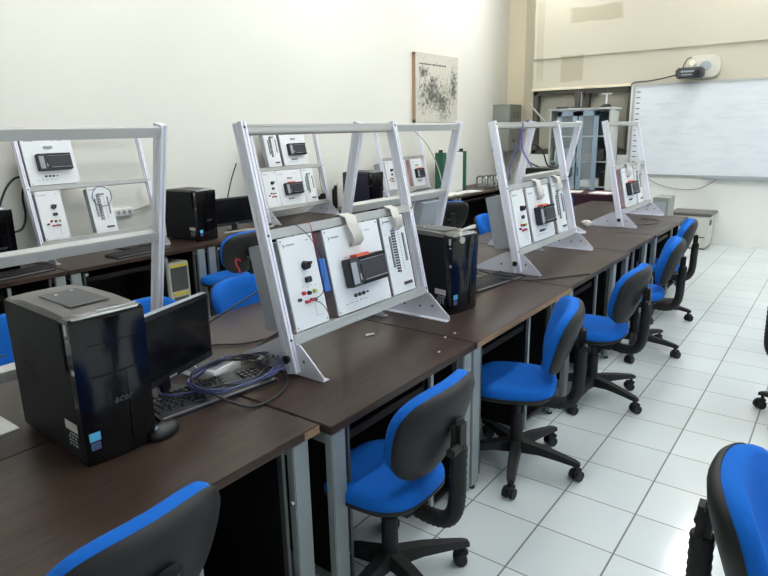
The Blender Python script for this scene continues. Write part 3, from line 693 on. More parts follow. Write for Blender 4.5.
# ------------------------------------------------------------------ computers
def make_tower(case='matteblk', logo=True, stickers=True, H=.42, Wd=.205, Dp=.44):
    t = thing('computer_tower', '', 'computer')
    b = MB(); b.box((-.02, 0, .01 + (H - .02) / 2), (Dp - .05, Wd, H - .02), bev=.004)
    body = b.build('case', case, t)
    v = MB()
    for i in range(9):
        for j in range(5): v.cyl((-.12 + j * .018, -Wd / 2 - .0002, .2 + i * .012), (-.12 + j * .018, -Wd / 2 - .0008, .2 + i * .012), .003, seg=6)
    v.build('side_vent', 'deskdark', body)
    # glossy front, slightly bowed, leaning forward a little at the top
    R = []
    for z, dx, w in ((.0, -.008, .98), (.01, -.003, .99), (.1, -.001, .995), (H - .15, .003, 1), (H - .045, .008, 1), (H - .013, .008, 1), (H - .003, .0, .98)):
        r = []
        for k in range(13):
            y = -Wd / 2 * w + Wd * w * k / 12; r.append((.198 + .010 * (1 - (2 * y / Wd) ** 2) + dx, y, z))
        r += [(.15, Wd / 2 * w, z), (.15, -Wd / 2 * w, z)]
        R.append(r)
    fb = MB().rings(R).build('front_bezel', 'gloss', t, angle=30)
    # top: long arched lid with recessed tray
    R = []
    for x, z in ((-.205, -.009), (-.2, -.003), (-.08, .007), (.06, .008), (.15, .004), (.185, -.002), (.2, -.009)):
        z += H; R.append([(x, -Wd / 2 + .002, H - .013), (x, -Wd / 2 + .008, z - .003), (x, -.04, z), (x, .04, z), (x, Wd / 2 - .008, z - .003), (x, Wd / 2 - .002, H - .013)])
    top = MB().rings(R).build('top_lid', 'casetop', t, angle=40)
    b = MB(); b.box((.02, .0, H + .0085), (.2, .11, .0016), bev=.0006); b.build('lid_tray', 'dkgrey', top)
    for x, y in ((-.045, -.02), (-.06, .03)): MB().cyl((x, y, H + .009), (x, y, H + .011), .0045, seg=10).build('lid_dot', 'white', top)
    b = MB()
    b.tube([(.196, -Wd / 2 + .004, H - .007), (.213, -Wd / 4, H - .002), (.218, 0, H - .0005), (.213, Wd / 4, H - .002), (.196, Wd / 2 - .004, H - .007)], .003, 8)
    b.tube([(.19, -.02, H + .003), (.2, .03, H + .004), (.187, Wd / 2 - .01, H + .002)], .0022, 8)
    b.build('chrome_lip', 'silver', fb)
    for q, z, hh in ((.189, H - .03, .03), (.192, H - .06, .006), (.194, H - .145, .014)): MB().box((q, -Wd / 2 - .001, z), (.012, .004, hh), bev=.001).build('corner_clip', 'silver', fb)
    b = MB(); b.box((.2085, .03, .2), (.002, .002, .33)); b.box((.213, 0, H - .08), (.002, .13, .0015)); b.box((.2125, .0, H - .17), (.002, .13, .0012)); b.build('panel_seam', 'deskdark', fb)
    if logo:
        L = Matrix(((0, 0, 1, .2105), (1, 0, 0, .012), (0, 1, 0, .172), (0, 0, 0, 1)))
        text_mesh('logo_lettering', 'acer', .03, L, 'logogrey', fb, shear=.25, depth=.001)
    if stickers:
        b = MB(); b.box((.2025, -Wd / 2 + .027, .085), (.002, .03, .024), Matrix.Identity(4)); b.build('blue_sticker', 'stickblue', fb)
        b = MB(); b.box((.202, -Wd / 2 + .027, .058), (.002, .026, .022)); b.build('square_sticker', 'stickviolet', fb)
        b = MB(); b.box((.13, -Wd / 2 - .0006, .105), (.07, .0012, .026)); b.build('serial_label', 'stickgrey', body)
        b = MB(); b.box((.14, -Wd / 2 - .0006, .083), (.045, .001, .004))
        for i in range(9): b.box((.112 + (i % 3) * .018, -Wd / 2 - .0006, .072 - (i // 3) * .011), (.011, .001, .006))
        b.build('printed_marks', 'plcgrey', body)
    b = MB()
    for x in (-.15, .12):
        for y in (-.06, .06): b.cyl((x, y, 0), (x, y, .012), .012, seg=12)
    b.build('case_foot', 'rubber', t)
    return t
tower = make_tower(); tu = []
GTW = 'black computer towers'
put(tower, tu, 'large black computer tower with blue sticker on the near bench, beside a thin monitor', (-.606, -1.288, DZ), D(-2.5), GTW)
tw3 = make_tower(H=.385, Wd=.19, Dp=.43, logo=False); tag(tw3, 'black computer tower with grey cable lying on its lid, behind the first trainer', 'computer', GTW)
tw3.location = (-.495, .465, DZ); tw3.rotation_euler = (0, 0, D(-10))
put(tower, tu, 'black computer tower on the wall bench beside a dark monitor', (-3.29, 1.055, DZ), D(4), GTW)
tw2 = make_tower('purplecase', False, False, H=.42); tag(tw2, 'violet black computer tower on the wall bench beyond the five module trainer', 'computer', GTW)
tw2.location = (-3.24, 3.33, DZ)
b = MB(); b.box((.209, .05, .36), (.002, .022, .018), bev=.0005); b.build('white_sticker', 'white', tw2)
put(tower, tu, 'dark computer tower cut by the picture edge on the wall bench', (-3.42, -.47, DZ), D(2), GTW)
# old beige case standing under the wall bench
t = thing('computer_case', 'old beige computer case with yellow stickers standing under the wall bench', 'computer', (-3.17, .665, .07), D(0))
MB().box((0, 0, .27), (.4, .19, .52), bev=.008).build('case', 'beige', t)
MB().box((.2, 0, .4), (.012, .15, .19), bev=.003).build('drive_cover', 'dkgrey', t)
for z, w in ((.505, .15), (.28, .13)): MB().box((.204, 0, z), (.006, w, .022)).build('yellow_sticker', 'yellow', t)
MB().box((.203, 0, .235), (.006, .13, .04), bev=.002).build('floppy_bay', 'dkgrey', t)

def make_monitor(w=.45, h=.245, z0=.062):
    t = thing('monitor', '', 'monitor')
    b = MB(); b.box((0, 0, z0 + h / 2), (.03, w, h), bev=.006); b.box((-.025, 0, z0 + h / 2), (.03, w * .6, h * .6), bev=.01); f = b.build('casing', 'blackp', t)
    MB().box((.0155, 0, z0 + h / 2 + .006), (.001, w - .03, h - .042)).build('screen', 'screen', f)
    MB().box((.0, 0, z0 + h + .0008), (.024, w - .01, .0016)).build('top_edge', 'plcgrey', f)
    MB().box((.0158, 0, z0 + .011), (.001, .036, .007)).build('maker_mark', 'inkpale', f)
    b = MB(); b.box((-.03, 0, .075), (.022, .055, .15), bev=.006); b.build('neck', 'blackp', t)
    b = MB(); b.rings([[(x * s - .02, y * s, z) for x, y in sup(.08, .062, 2.6)] for s, z in ((1, 0), (1, .008), (.9, .014), (.3, .017))]); b.build('stand_base', 'blackp', t)
    return t
mon = make_monitor(); mu = []
GMN = 'flat dark monitors'
put(mon, mu, 'thin black monitor right behind the keyboard tangled in cables', (-.645, -.98, DZ), D(16), GMN)
put(mon, mu, 'dark monitor on the wall bench between a black tower and the five module trainer', (-3.28, 1.52, DZ), D(-4), GMN)
put(mon, mu, 'monitor mostly hidden behind the tower with a cable on its lid', (-.60, .92, DZ), D(8), GMN)
put(mon, mu, 'black monitor on the wall bench, only its edge showing beside the violet black tower', (-3.36, 3.0, DZ), D(40), GMN)

def make_keyboard(detail=True):
    t = thing('keyboard', '', 'keyboard')
    b = MB(); b.prism([(-.08, 0), (-.08, .022), (.07, .012), (.082, .008), (.082, 0)], 'y', -.222, .222); b.build('keyboard_body', 'blackp', t)
    MB().box((.0765, 0, .0105), (.011, .43, .004), Matrix.Identity(4), bev=.001).build('front_trim', 'keybed', t)
    rows = [(-.066, 15), (-.042, 15), (-.022, 14), (-.002, 13), (.018, 12), (.04, 7)]
    if detail:
        for x, n in rows:
            z = .022 - (x + .08) * .01 / .15
            for i in range(n):
                w = .285 / n; b = MB()
                b.rings([[(x + a * .0085 * q, -.212 + w * (i + .5) + c * (w / 2 - .0012) * q, z + hh) for a, c in ((-1, -1), (1, -1), (1, 1), (-1, 1))] for q, hh in ((1, 0), (.82, .006))]); b.build('key', 'keys', t)
        for x in (-.042, -.022, -.002, .018):
            z = .022 - (x + .08) * .01 / .15
            for i in range(4):
                b = MB(); b.rings([[(x + a * .0085 * q, .13 + .0205 * (i + .5) + c * .009 * q, z + hh) for a, c in ((-1, -1), (1, -1), (1, 1), (-1, 1))] for q, hh in ((1, 0), (.82, .006))]); b.build('key', 'keys', t)
    else:
        b = MB()
        for x, n in rows:
            z = .022 - (x + .08) * .01 / .15
            for i in range(18): b.box((x, -.205 + .0232 * (i + .5), z + .002), (.016, .02, .006))
        b.build('keypad', 'keys', t)
    return t
k1 = make_keyboard(True); k1['label'] = 'black keyboard in front of the thin monitor, under the coiled cables'; k1['category'] = 'keyboard'
k1.location = (-.535, -.90, DZ); k1.rotation_euler = (0, 0, D(-7))
k2 = make_keyboard(False); ku = []
put(k2, ku, 'black keyboard beside the tower with a cable on its lid', (-.455, 1.0, DZ), D(-8)); k2['category'] = 'keyboard'
put(k2, ku, 'black keyboard on the wall bench at the picture edge', (-3.1, -.45, DZ), D(6))
put(k2, ku, 'black keyboard under the trainer beside the power strip', (-3.1, .42, DZ), D(4))
t = thing('mouse', 'black mouse between the large tower and the keyboard', 'mouse', (-.415, -1.165, DZ), D(-75))
MB().rings([[(x * s, y * s, z) for x, y in sup(.055, .031, 2.3, 24)] for s, z in ((.9, 0), (1, .006), (.97, .018), (.8, .029), (.45, .036), (.05, .038))]).build('mouse_body', 'blackp', t, angle=60)
MB().cyl((.03, -.004, .032), (.03, .004, .032), .008, seg=12).build('wheel', 'plcgrey', t)

# ------------------------------------------------------------------ cables and small things on the benches
def cable(name, label, pts, r, m, seg=8, smooth=5, cat='cable', group=None):
    o = MB().tube(pts, r, seg, smooth=smooth).build(name, m); origin_to(o, pts[0]); return tag(o, label, cat, group)
def coil(cx, cy, z, rx, ry, turns, ang, jit, n=14, tilt=.0):
    P = []
    for i in range(int(turns * n) + 1):
        a = 2 * PI * i / n + .4; j = 1 + jit * math.sin(2.3 * i + cx * 9)
        x, y = rx * j * math.cos(a), ry * j * math.sin(a)
        X = x * math.cos(ang) - y * math.sin(ang); Y = x * math.sin(ang) + y * math.cos(ang)
        P.append((cx + X, cy + Y, z + .0035 * i / n + .006 * math.sin(1.7 * i) + tilt * y))
    return P
cable('cable_coil', 'coil of black cable lying over the keyboard of the near bench', coil(-.545, -.80, .738, .115, .16, 4, .2, .06) + [(-.6, -.62, .735), (-.75, -.5, .712), (-.85, -.2, .706)], .0042, 'cable')
cable('cable_coil', 'blue violet cable coiled over the keyboard of the near bench', [(-.66, -1.02, .735), (-.56, -1.02, .735)] + coil(-.53, -.79, .744, .13, .185, 3, .15, .05), .0038, 'bluecable')
cable('cable', 'black cable loop hanging forward from the coil onto the bench top', [(-.47, -.95, .748), (-.40, -.95, .735), (-.33, -.9, .708), (-.325, -.8, .706), (-.37, -.7, .708), (-.46, -.65, .72), (-.53, -.7, .748)], .0045, 'cable')
cable('cable', 'black cable running from behind the thin monitor across the bare bench', [(-.85, -.72, .706), (-.93, -.6, .706), (-.83, -.5, .706), (-.80, -.36, .706), (-.9, -.2, .706)], .004, 'cable')
cable('cable', 'black cable stretched up over the bare brown bench top toward the first trainer', [(-.95, -.74, .74), (-1.02, -.5, .78), (-1.02, -.2, .86), (-.98, .02, .96), (-.92, .14, .99)], .0042, 'cable')
t = thing('plug_adapter', 'dark plug sticking up from the coil of cables', 'plug', (-.50, -.70, .752), .4)
MB().box((0, 0, .012), (.03, .045, .024), bev=.005).build('plug_body', 'dkgrey', t); MB().cyl((0, .02, .012), (.0, .05, .012), .005, seg=10).build('plug_tail', 'cable', t)
t = thing('router_box', 'flat white box under the thin monitor', 'box', (-.66, -.765, DZ), D(12))
MB().box((0, 0, .018), (.09, .15, .036), bev=.004).build('box_body', 'white', t); MB().box((0, 0, .0365), (.05, .1, .001)).build('lid_mark', 'plcgrey', t)
cable('cable', 'grey cable with a round end lying across the lid of the second tower', [(-.277, .35, 1.083), (-.285, .37, 1.099), (-.31, .42, 1.0985), (-.315, .48, 1.0985), (-.31, .54, 1.0985), (-.34, .60, 1.0985)], .0045, 'greycable')
t = thing('cable_disc', 'round grey cap at the end of the cable on the second tower', 'cap', (-.272, .352, 1.068), D(-10))
MB().cyl((.0, 0, 0), (.008, 0, 0), .016, seg=20).build('disc', 'greycable', t)
cable('cable', 'black cable wandering from the second keyboard to the foot of the middle trainer', [(-.6, .83, .72), (-.57, .93, .79), (-.55, 1.03, .74), (-.6, 1.14, .73), (-.5, 1.15, .712), (-.38, 1.05, .722), (-.25, 1.2, .706), (-.1, 1.42, .706), (-.045, 1.5, .706)], .004, 'cable')
cable('cable', 'black cable curled up beside the second keyboard', [(-.55, 1.2, .706), (-.42, 1.22, .708), (-.36, 1.15, .72), (-.44, 1.08, .735), (-.52, 1.16, .722), (-.44, 1.26, .706), (-.34, 1.24, .706)], .0038, 'cable')
o = origin_to(MB().cyl((-.47, -.125, .7045), (-.452, -.088, .7045), .0045, seg=10).build('chalk_piece', 'paper'), (-.46, -.105, .7)); tag(o, 'bit of white chalk on the bench under the first trainer', 'chalk')
for i, (x, y) in enumerate([(-.172, .045), (-.165, .115), (-.10, -.12)]):
    o = origin_to(MB().box((x, y, .7025), (.008, .011, .005), bev=.001).build('paper_scrap', 'paper'), (x, y, .7))
    tag(o, ['tiny white crumb nearest the foot plate of the first trainer', 'brighter white crumb on the bench by the second tower', 'faint white crumb close to the bench edge'][i], 'crumb')
t = thing('plug_adapter', 'white plug adapter lying at the foot of the last aisle trainer', 'plug', (-.70, 3.36, DZ), .7)
MB().box((0, 0, .022), (.055, .11, .044), bev=.01).build('plug_body', 'white', t); MB().cyl((0, .05, .02), (.01, .15, .012), .009, seg=10).build('plug_tail', 'white', t)
cable('cable', 'dark thin cable on the bench in front of the last aisle trainer', [(-.45, 3.6, .704), (-.3, 3.62, .704), (-.2, 3.75, .704), (-.25, 3.95, .704), (-.4, 4.0, .704)], .003, 'cable')
o = origin_to(MB().box((-.92, -1.47, .7015), (.2, .14, .003), Matrix.Translation((0, 0, 0))).build('paper_sheet', 'paper'), (-.92, -1.47, .7)); tag(o, 'white sheet on the bench behind the large black tower', 'paper')
cable('cable', 'thin black cable looping behind the large black tower', [(-.78, -1.5, .706), (-.9, -1.52, .75), (-1.05, -1.45, .84), (-1.1, -1.3, .85)], .003, 'cable')
o = origin_to(MB().tube([(-1.0, .78, .704), (-.95, .8, .85), (-.93, .9, .98), (-.9, 1.0, 1.0), (-.87, 1.08, .93), (-.9, 1.12, .8), (-1.0, 1.12, .704)], .006, 8, smooth=6).build('cable', 'cable'), (-1, .78, .7)); tag(o, 'thick black cable arching up behind the first trainer', 'cable')
# middle row: flat black box with cables on it
t = thing('stacked_case', 'flat black box on a grey case behind the middle trainer', 'computer', (-1.02, 3.2, DZ), D(0))
MB().box((0, 0, .21), (.28, .22, .42), bev=.006).build('case', 'housing', t); MB().box((0, 0, .47), (.32, .27, .09), bev=.006).build('black_box', 'blackp', t)
MB().box((.161, 0, .47), (.002, .22, .05)).build('front_panel', 'screen', t)
cable('cable', 'black cable looped on top of the flat black box', [(-1.1, 3.16, 1.222), (-1.14, 3.04, 1.27), (-1.14, 2.94, 1.34), (-1.12, 2.92, 1.40), (-1.06, 2.98, 1.42), (-1.02, 3.06, 1.35), (-1.0, 3.12, 1.24), (-.95, 3.2, 1.222), (-.93, 3.28, 1.3), (-.95, 3.32, 1.36)], .007, 'cable')
cable('cable', 'violet cable draped over the top bar of the middle aisle trainer', [(-.50, 1.64, 1.32), (-.57, 1.65, 1.42), (-.585, 1.66, 1.52), (-.585, 1.67, 1.585), (-.61, 1.71, 1.60), (-.63, 1.76, 1.585), (-.655, 1.78, 1.5), (-.66, 1.79, 1.40)], .0055, 'violet')
cable('cable', 'violet cable hanging along the leg of the trainer before the glass cabinet', [(-.66, 1.9, 1.605), (-.70, 2.0, 1.608), (-.75, 2.005, 1.5), (-.80, 2.01, 1.38), (-.82, 2.0, 1.3), (-.83, 2.01, 1.2)], .006, 'violet')
cable('rod', 'thin pale rod leaning above the middle aisle trainer', [(-.60, 2.10, 1.58), (-.66, 2.08, 1.65), (-.72, 2.06, 1.72)], .006, 'greycable', cat='rod')
# grey panel box at the far end of the aisle row
t = thing('grey_box', 'plain grey box at the far end of the aisle row', 'box', (-.47, 5.15, 0), 0)
MB().box((0, 0, .4), (.16, .3, .80), bev=.006).build('box_body', 'elbox', t); MB().box((0, -.151, .6), (.12, .002, .3)).build('front_panel', 'housing', t)
# cartons under the benches
for i, (x, y, sx, sy, sz) in enumerate([(-.42, .36, .3, .34, .22), (-.36, -.13, .3, .16, .3)]):
    t = thing('carton', ['brown carton on the floor under the bench with the worn edge', 'brown carton on the case shelf under the first trainer bench'][i], 'carton', (x, y, 0 if i == 0 else .07), 0)
    MB().box((0, 0, sz / 2), (sx, sy, sz), bev=.004).build('carton_body', 'brown', t); MB().box((0, 0, sz + .0005), (sx, .04, .001)).build('tape', 'ribbon', t)

# ------------------------------------------------------------------ along the plain wall
t = thing('framed_drawing', 'framed ink drawing on the plain wall', 'picture', (XL, 5.49, 2.095))
b = MB(); 
for y, z, sy, sz in ((0, .43, 1.10, .03), (0, -.43, 1.10, .03), (-.535, 0, .03, .89), (.535, 0, .03, .89)): b.box((.026, y, z), (.052, sy, sz))
b.build('frame', 'woodframe', t)
MB().box((.047, 0, 0), (.014, 1.095, .885)).build('drawing_sheet', sketch_mat(), t)
b = MB(); rr = random.Random(3); y = -.46
while y < .22:
    w = rr.uniform(.02, .06); b.box((.0547, y + w / 2, .31), (.001, w, .018)); y += w + .014
b.build('caption_line', 'ink', t)
t = thing('electric_box', 'grey metal electric box in the wall corner', 'electric box', (XL, 7.48, 1.55))
MB().box((.153, 0, 0), (.3, .44, .74), bev=.006).build('cabinet_body', 'elbox', t)
d = MB().box((.304, 0, 0), (.01, .41, .71), bev=.003).build('door', 'elbox', t)
b = MB()
for k in range(3):
    for j in range(5): b.box((.31, -.07 + k * .08, .16 + .022 * j), (.003, .05, .009))
b.build('louvre', 'dkgrey', d)
b = MB(); b.box((.312, .1, -.22), (.008, .03, .04)); b.box((.31, -.05, -.2), (.002, .08, .05)); b.build('latch', 'dkgrey', d)
b = MB(); b.cyl((.1, -.05, -.37), (.1, -.05, -.8), .012, seg=10); b.build('conduit', 'greycable', t)
t = thing('power_strip', 'white power strip fixed to the plain wall', 'power strip', (XL, .625, .95), 0)
MB().box((.02, 0, 0), (.04, .215, .062), bev=.005).build('strip_body', 'white', t)
for k in range(4):
    g = MB(); g.cyl((.0395, -.075 + .05 * k, 0), (.0415, -.075 + .05 * k, 0), .017, seg=16); so = g.build('socket', 'inkpale', t)
cable('cable', 'grey cable running along the plain wall from the power strip', [(XL + .02, .735, .95), (XL + .012, .95, .99), (XL + .012, 1.15, 1.0), (XL + .012, 1.35, .98)], .006, 'greycable')
cable('cable', 'black cable arching up the plain wall beside the three module trainer', [(-3.45, -.33, 1.06), (-3.55, -.3, 1.10), (-3.6, -.22, 1.22), (-3.6, -.14, 1.29), (-3.57, -.05, 1.28)], .008, 'cable')
cable('cable', 'lower black cable loop on the plain wall beside the three module trainer', [(-3.45, -.30, .93), (-3.5, -.2, .94), (-3.6, -.12, 1.02), (-3.6, -.12, 1.15), (-3.57, -.1, 1.25), (-3.6, .0, 1.33)], .008, 'cable')
cable('cable', 'tangle of black cable on the wall bench under the power strip', coil(-3.33, .55, .712, .1, .17, 3, .3, .2), .006, 'cable')
cable('cable', 'thin black cable rising against the wall behind the dark monitor', [(-3.6, 1.7, .95), (-3.62, 1.78, 1.12), (-3.62, 1.86, 1.28)], .006, 'cable')
cable('cable', 'grey cables lying behind the dark monitor on the wall bench', [(-3.2, 1.32, .712), (-3.1, 1.45, .73), (-3.15, 1.6, .712), (-3.08, 1.75, .722), (-3.2, 1.9, .712)], .012, 'greycable')
cable('cable', 'pale cable hanging down from the farthest wall trainer', [(-3.52, 4.78, 1.54), (-3.32, 4.7, 1.42), (-3.2, 4.76, 1.2), (-3.1, 4.76, .95), (-3.03, 4.7, .76), (-3.0, 4.6, .706)], .007, 'greycable')
# board with green sides, papers, wire rack
t = thing('control_board', 'white control board between two dark green panels on the far wall bench', 'board', (-3.34, 5.42, DZ), D(0))
MB().box((0, .0, .27), (.12, .46, .54), bev=.005).build('board_body', 'white', t)
for y in (-.275, .275):
    g = MB().box((.0, y, .275), (.13, .09, .55), bev=.005).build('green_panel', 'green', t)
    for dy in (-.025, .025): MB().cyl((.0, y + dy, .55), (.0, y + dy, .585), .015, seg=12).build('top_knob', 'blackp', g)
for i, (x, y, a) in enumerate([(-3.15, 5.2, .1), (-3.1, 5.55, -.15), (-3.16, 5.0, .3)]):
    o = MB().box((0, 0, .004 + .0005 * i), (.21, .3, .008)).build('paper_stack', 'paper'); o.location = (x, y, DZ); o.rotation_euler = (0, 0, a)
    tag(o, ['white papers below the middle of the green sided board', 'white papers beyond the green sided board, toward the wire rack', 'white papers nearest the farthest wall trainer'][i], 'paper')
t = thing('wire_rack', 'bent chrome wire rack on the far wall bench', 'rack', (-3.15, 6.3, DZ), D(-10))
for k in range(5):
    x = -.0 ; y = -.26 + .13 * k
    MB().tube([(.08, y, 0), (.08, y, .1), (.07, y, .16), (.0, y, .18), (-.07, y, .16), (-.08, y, .1), (-.08, y, 0)], .012, 8, smooth=5).build('wire_hoop', 'chrome', t)
b = MB(); b.tube([(.08, -.28, .012), (.08, .28, .012)], .01, 8, smooth=0); b.tube([(-.08, -.28, .012), (-.08, .28, .012)], .01, 8, smooth=0); b.build('base_rod', 'chrome', t)

# ------------------------------------------------------------------ the end of the room
t = thing('glass_cabinet', 'blue grey steel cabinet with glass doors in front of the boarded opening', 'cabinet', (-1.935, 6.66, 0))
W2, D2, H2 = .42, .2, 1.80
b = MB(); b.box((-W2 + .01, 0, H2 / 2), (.02, 2 * D2, H2)); b.box((W2 - .01, 0, H2 / 2), (.02, 2 * D2, H2)); b.box((0, 0, H2 - .012), (2 * W2 + .04, 2 * D2 + .03, .024)); b.box((0, D2 - .008, H2 / 2), (2 * W2, .016, H2)); b.box((0, 0, .04), (2 * W2, 2 * D2, .08))
b.build('cabinet_body', 'cabwhite', t)
MB().box((0, D2 - .02, H2 / 2), (2 * W2 - .05, .006, H2 - .1)).build('lining', 'cabin', t)
for z in (.45, .74, 1.08, 1.42): MB().box((0, .01, z), (2 * W2 - .045, 2 * D2 - .05, .014)).build('shelf', 'cabwhite', t)
for sx in (-1, 1):
    x0, x1 = (-W2 + .0, -.003) if sx < 0 else (.003, W2 - .0)
    x0, x1 = (-.30, -.02) if sx < 0 else (-.0, .27)
    b = MB(); zc = (H2 + .02) / 2; y = -D2 - .012
    for x in (x0 + .03, x1 - .03): b.box((x, y, zc), (.06, .022, H2 - .1))
    for z in (.10, H2 - .07): b.box(((x0 + x1) / 2, y, z), (x1 - x0, .022, .07))
    do = b.build('door', 'cabblue', t)
    MB().box(((x0 + x1) / 2, y, zc), (x1 - x0 - .1, .004, H2 - .2)).build('glass_pane', M['glass'], do)
    MB().box((x1 - .03 if sx < 0 else x0 + .03, y - .018, .95), (.012, .014, .12), bev=.003).build('door_handle', 'chrome', do)
rr = random.Random(5); k = 0
shelf_labels = {}
for z, nm in ((.457, 'lowest'), (.747, 'second'), (1.087, 'third')):
    x = -.36
    while x < .34:
        w = rr.uniform(.06, .13); h = rr.uniform(.08, .2); c = rr.choice(['dkgrey', 'paper', 'brown', 'housing', 'blackp', 'elbox'])
        cn = {'dkgrey': 'dark grey', 'paper': 'white', 'brown': 'brown', 'housing': 'pale grey', 'blackp': 'black', 'elbox': 'grey green'}[c]
        o = MB().box((0, 0, h / 2), (w, .2, h), bev=.005).build('instrument_box', c); o.location = (-1.935 + x + w / 2, 6.64, z)
        tag(o, '%s box on the %s shelf of the glass cabinet' % (cn, nm), 'box', '%s boxes on the %s shelf of the glass cabinet' % (cn, nm)); x += w + .012
t = thing('measuring_stand', 'dark upright stand on top of the glass cabinet', 'stand', (-2.03, 6.62, 1.802))
b = MB(); b.rings([[(x * s, y * s, z) for x, y in sup(.1, .07, 3, 24)] for s, z in ((1, 0), (1, .014), (.9, .02))]); b.build('stand_base', 'blackp', t)
MB().box((0, 0, .12), (.06, .06, .22), bev=.006).build('upright', 'nichedark', t); MB().cyl((.045, 0, .02), (.045, 0, .22), .01, seg=10).build('rod', 'chrome', t); MB().box((.02, 0, .23), (.14, .05, .025), bev=.004).build('head', 'dkgrey', t)
t = thing('dial_stand', 'white T shaped stand with black foot on top of the glass cabinet', 'stand', (-1.635, 6.62, 1.802))
b = MB(); b.rings([[(x * s, y * s, z) for x, y in sup(.075, .06, 2.4, 24)] for s, z in ((1, 0), (1, .014), (.6, .035), (.2, .045))]); b.build('stand_base', 'blackp', t)
b = MB(); b.cyl((0, 0, .04), (0, 0, .17), .013, .01, 12); b.box((0, 0, .175), (.14, .02, .016), bev=.004); b.build('stem', 'white', t)
for i, x in enumerate((-2.25,)):
    o = MB().box((0, 0, .012), (.14, .12, .024), bev=.004).build('book', 'dkgrey'); o.location = (x + .02, 6.6, 1.802); tag(o, 'dark flat book on top of the glass cabinet', 'book')
# teacher's desk
t = thing('desk', 'dark maroon desk in front of the glass cabinet', 'desk', (-1.42, 5.75, 0))
MB().box((0, 0, .735), (.95, .55, .03), bev=.004).build('desk_top', 'maroon', t); MB().box((0, -.22, .48), (.86, .02, .48)).build('front_board', 'maroon', t)
for x in (-.44, .44): MB().box((x, 0, .36), (.03, .5, .72)).build('side_panel', 'maroon', t)
for i, (x, y) in enumerate([(-1.68, 5.62), (-1.3, 5.62)]):
    o = MB().box((0, 0, .006), (.24, .2, .012)).build('paper_stack', 'paper'); o.location = (x, y, .75); o.rotation_euler = (0, 0, .1 - .3 * i); tag(o, ['white papers on the maroon desk, below the cabinet door frames', 'white papers on the maroon desk, beside the last aisle trainer'][i], 'paper')
put(chair, cu, 'blue chair standing in front of the maroon desk', (-1.57, 5.02, 0), D(87), GCH)
# whiteboard
BX0, BX1, BZ0, BZ1 = -1.345, 1.9, .905, 2.07
t = thing('whiteboard', 'large whiteboard on the back wall', 'whiteboard', ((BX0 + BX1) / 2, YB, (BZ0 + BZ1) / 2))
w, h = BX1 - BX0, BZ1 - BZ0
MB().box((0, -.02, 0), (w, .02, h)).build('writing_surface', board_mat(), t)
b = MB(); b.box((0, -.022, h / 2 + .008), (w + .04, .04, .028)); b.box((0, -.022, -h / 2 - .008), (w + .04, .04, .022)); b.box((-w / 2 - .012, -.022, 0), (.03, .04, h)); b.box((w / 2 + .012, -.022, 0), (.03, .04, h)); b.build('board_frame', 'alu_bar', t)
b = MB(); b.box((-.23, -.05, -h / 2 - .03), (.9, .08, .014)); b.box((-.23, -.088, -h / 2 - .02), (.9, .006, .03)); b.build('pen_tray', 'housing', t)
b = MB()
for k in range(15): b.box((-w / 2 + .045, -.031, h / 2 - .08 - k * .071), (.05, .001, .012))
b.build('scale_marks', 'dkgrey', t)
b = MB(); rr = random.Random(11)
for (x0, z0, n, s) in [(-1.38, .34, 9, .03), (-1.28, .16, 4, .03), (-.62, .14, 7, .035), (-1.26, -.16, 6, .03), (-1.0, -.05, 3, .03), (-.35, -.2, 6, .03), (-.9, -.3, 4, .02), (-.75, -.42, 5, .02), (-.2, .3, 8, .03), (-.95, .02, 3, .03)]:
    x = x0
    for i in range(n):
        ww = rr.uniform(.5, 1.4) * s; b.box((x + ww / 2, -.0305, z0 + rr.uniform(-.006, .006)), (ww, .001, .008)); x += ww + .012
b.build('faded_writing', mat('faded_marker', srgb(196, 204, 216), .5, noise=.05), t)
# projector on the wall above the board
t = thing('projector', 'small dark projector on a pale wall plate above the whiteboard', 'projector', (-.56, YB - .024, 2.25))
b = MB(); b.rings([[(x * s + .02, -d, z * s + .01) for x, z in sup(.2, .14, 3.2, 40)] for s, d in ((1, 0), (1, .02), (.96, .032), (.3, .034))]); b.build('wall_plate', 'frost', t)
b = MB(); b.rings([[(x * s + .05, -.034 - d, z * s + .02) for x, z in sup(.07, .06, 2, 28)] for s, d in ((1, 0), (.95, .004))]); b.build('plate_dial', 'housing', t)
b = MB(); b.box((-.1, -.14, -.065), (.31, .2, .125), bev=.02); pb = b.build('projector_body', 'dkgrey', t)
b = MB(); b.cyl((.0, -.236, -.075), (.0, -.256, -.075), .036, .04, 20); b.cyl((-.21, -.2, -.07), (-.245, -.2, -.07), .03, seg=16); b.build('lens_ring', 'blackp', pb)
b = MB(); b.box((-.11, -.241, -.05), (.16, .002, .02)); b.box((-.12, -.241, -.09), (.12, .002, .012)); b.build('front_grille', 'housing', pb)
b = MB(); b.cyl((-.1, -.05, -.0), (-.1, -.05, .1), .014, seg=12); b.cyl((-.1, -.03, .06), (-.1, -.09, .06), .04, .036, 20); b.build('mount_bulb', 'lensw', t)
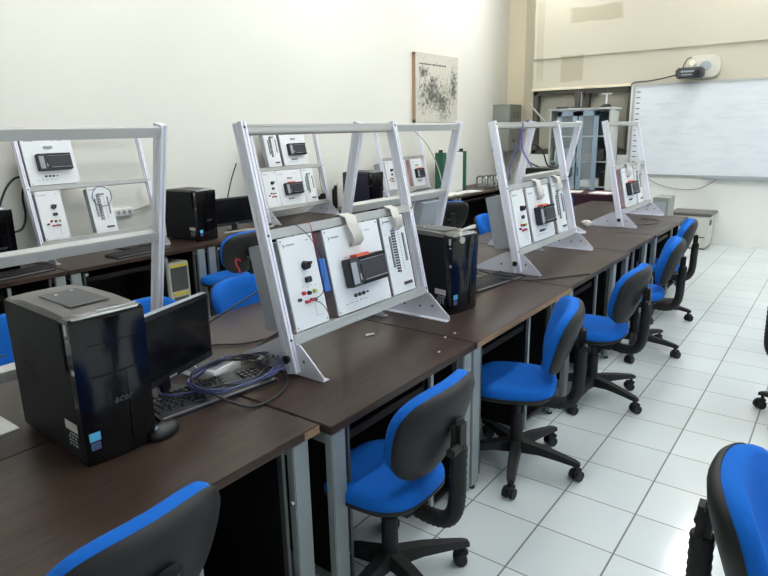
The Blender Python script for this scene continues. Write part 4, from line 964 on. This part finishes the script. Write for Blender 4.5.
b = MB(); b.tube([(-.2, -.1, -.03), (-.19, -.09, .05), (-.16, -.06, .11), (-.12, -.03, .13)], .006, 8); b.build('mount_wire', 'cable', t)
cable('cable', 'cable running from the projector along the top of the whiteboard', [(-.82, YB - .1, 2.18), (-1.0, YB - .045, 2.15), (-1.2, YB - .04, 2.125), (-1.36, YB - .03, 2.12), (-1.41, YB - .03, 2.085)], .009, 'dkgrey')
cable('cable', 'thin dark cable sagging on the wall under the whiteboard', [(-1.12, YB - .012, .86), (-1.0, YB - .012, .79), (-.85, YB - .012, .74), (-.68, YB - .012, .715), (-.5, YB - .012, .72), (-.38, YB - .012, .76), (-.25, YB - .012, .85)], .006, 'greycable')
# copier like low cabinet
t = thing('copier', 'low cream copier with a brown grey lid against the back wall', 'copier', (-.43, 6.68, 0))
MB().box((0, .0, .225), (.42, .42, .41), bev=.01).build('copier_body', 'copier', t)
MB().box((0, -.0, .445), (.50, .46, .035), bev=.008).build('lid', 'copierdark', t)
MB().box((-.01, -.213, .16), (.40, .006, .012)).build('drawer_gap', 'dkgrey', t); 
for z in (.255, .285): MB().box((.01, -.213, z), (.09, .006, .01)).build('door_handle', 'plcgrey', t)
b = MB(); b.box((.214, -.02, .33), (.012, .12, .07), bev=.004); b.build('side_latch', 'dkgrey', t)
b = MB(); b.box((0, 0, .012), (.40, .38, .024)); b.build('plinth', 'dkgrey', t)

# ------------------------------------------------------------------ light
w = bpy.data.worlds.new('daylight'); SC.world = w; w.use_nodes = True
nt = w.node_tree; bg = nt.nodes['Background']; sky = nt.nodes.new('ShaderNodeTexSky'); sky.sky_type = 'HOSEK_WILKIE'; sky.turbidity = 7; sky.ground_albedo = .4
sky.sun_direction = Vector((-.6, -.3, .75)).normalized()
nt.links.new(sky.outputs[0], bg.inputs[0]); bg.inputs[1].default_value = 14.0
vs = SC.view_settings
SC.display_settings.display_device = 'sRGB'; vs.view_transform = 'Standard'; vs.look = 'None'; vs.gamma = 1; vs.exposure = 0.0; vs.use_curve_mapping = False
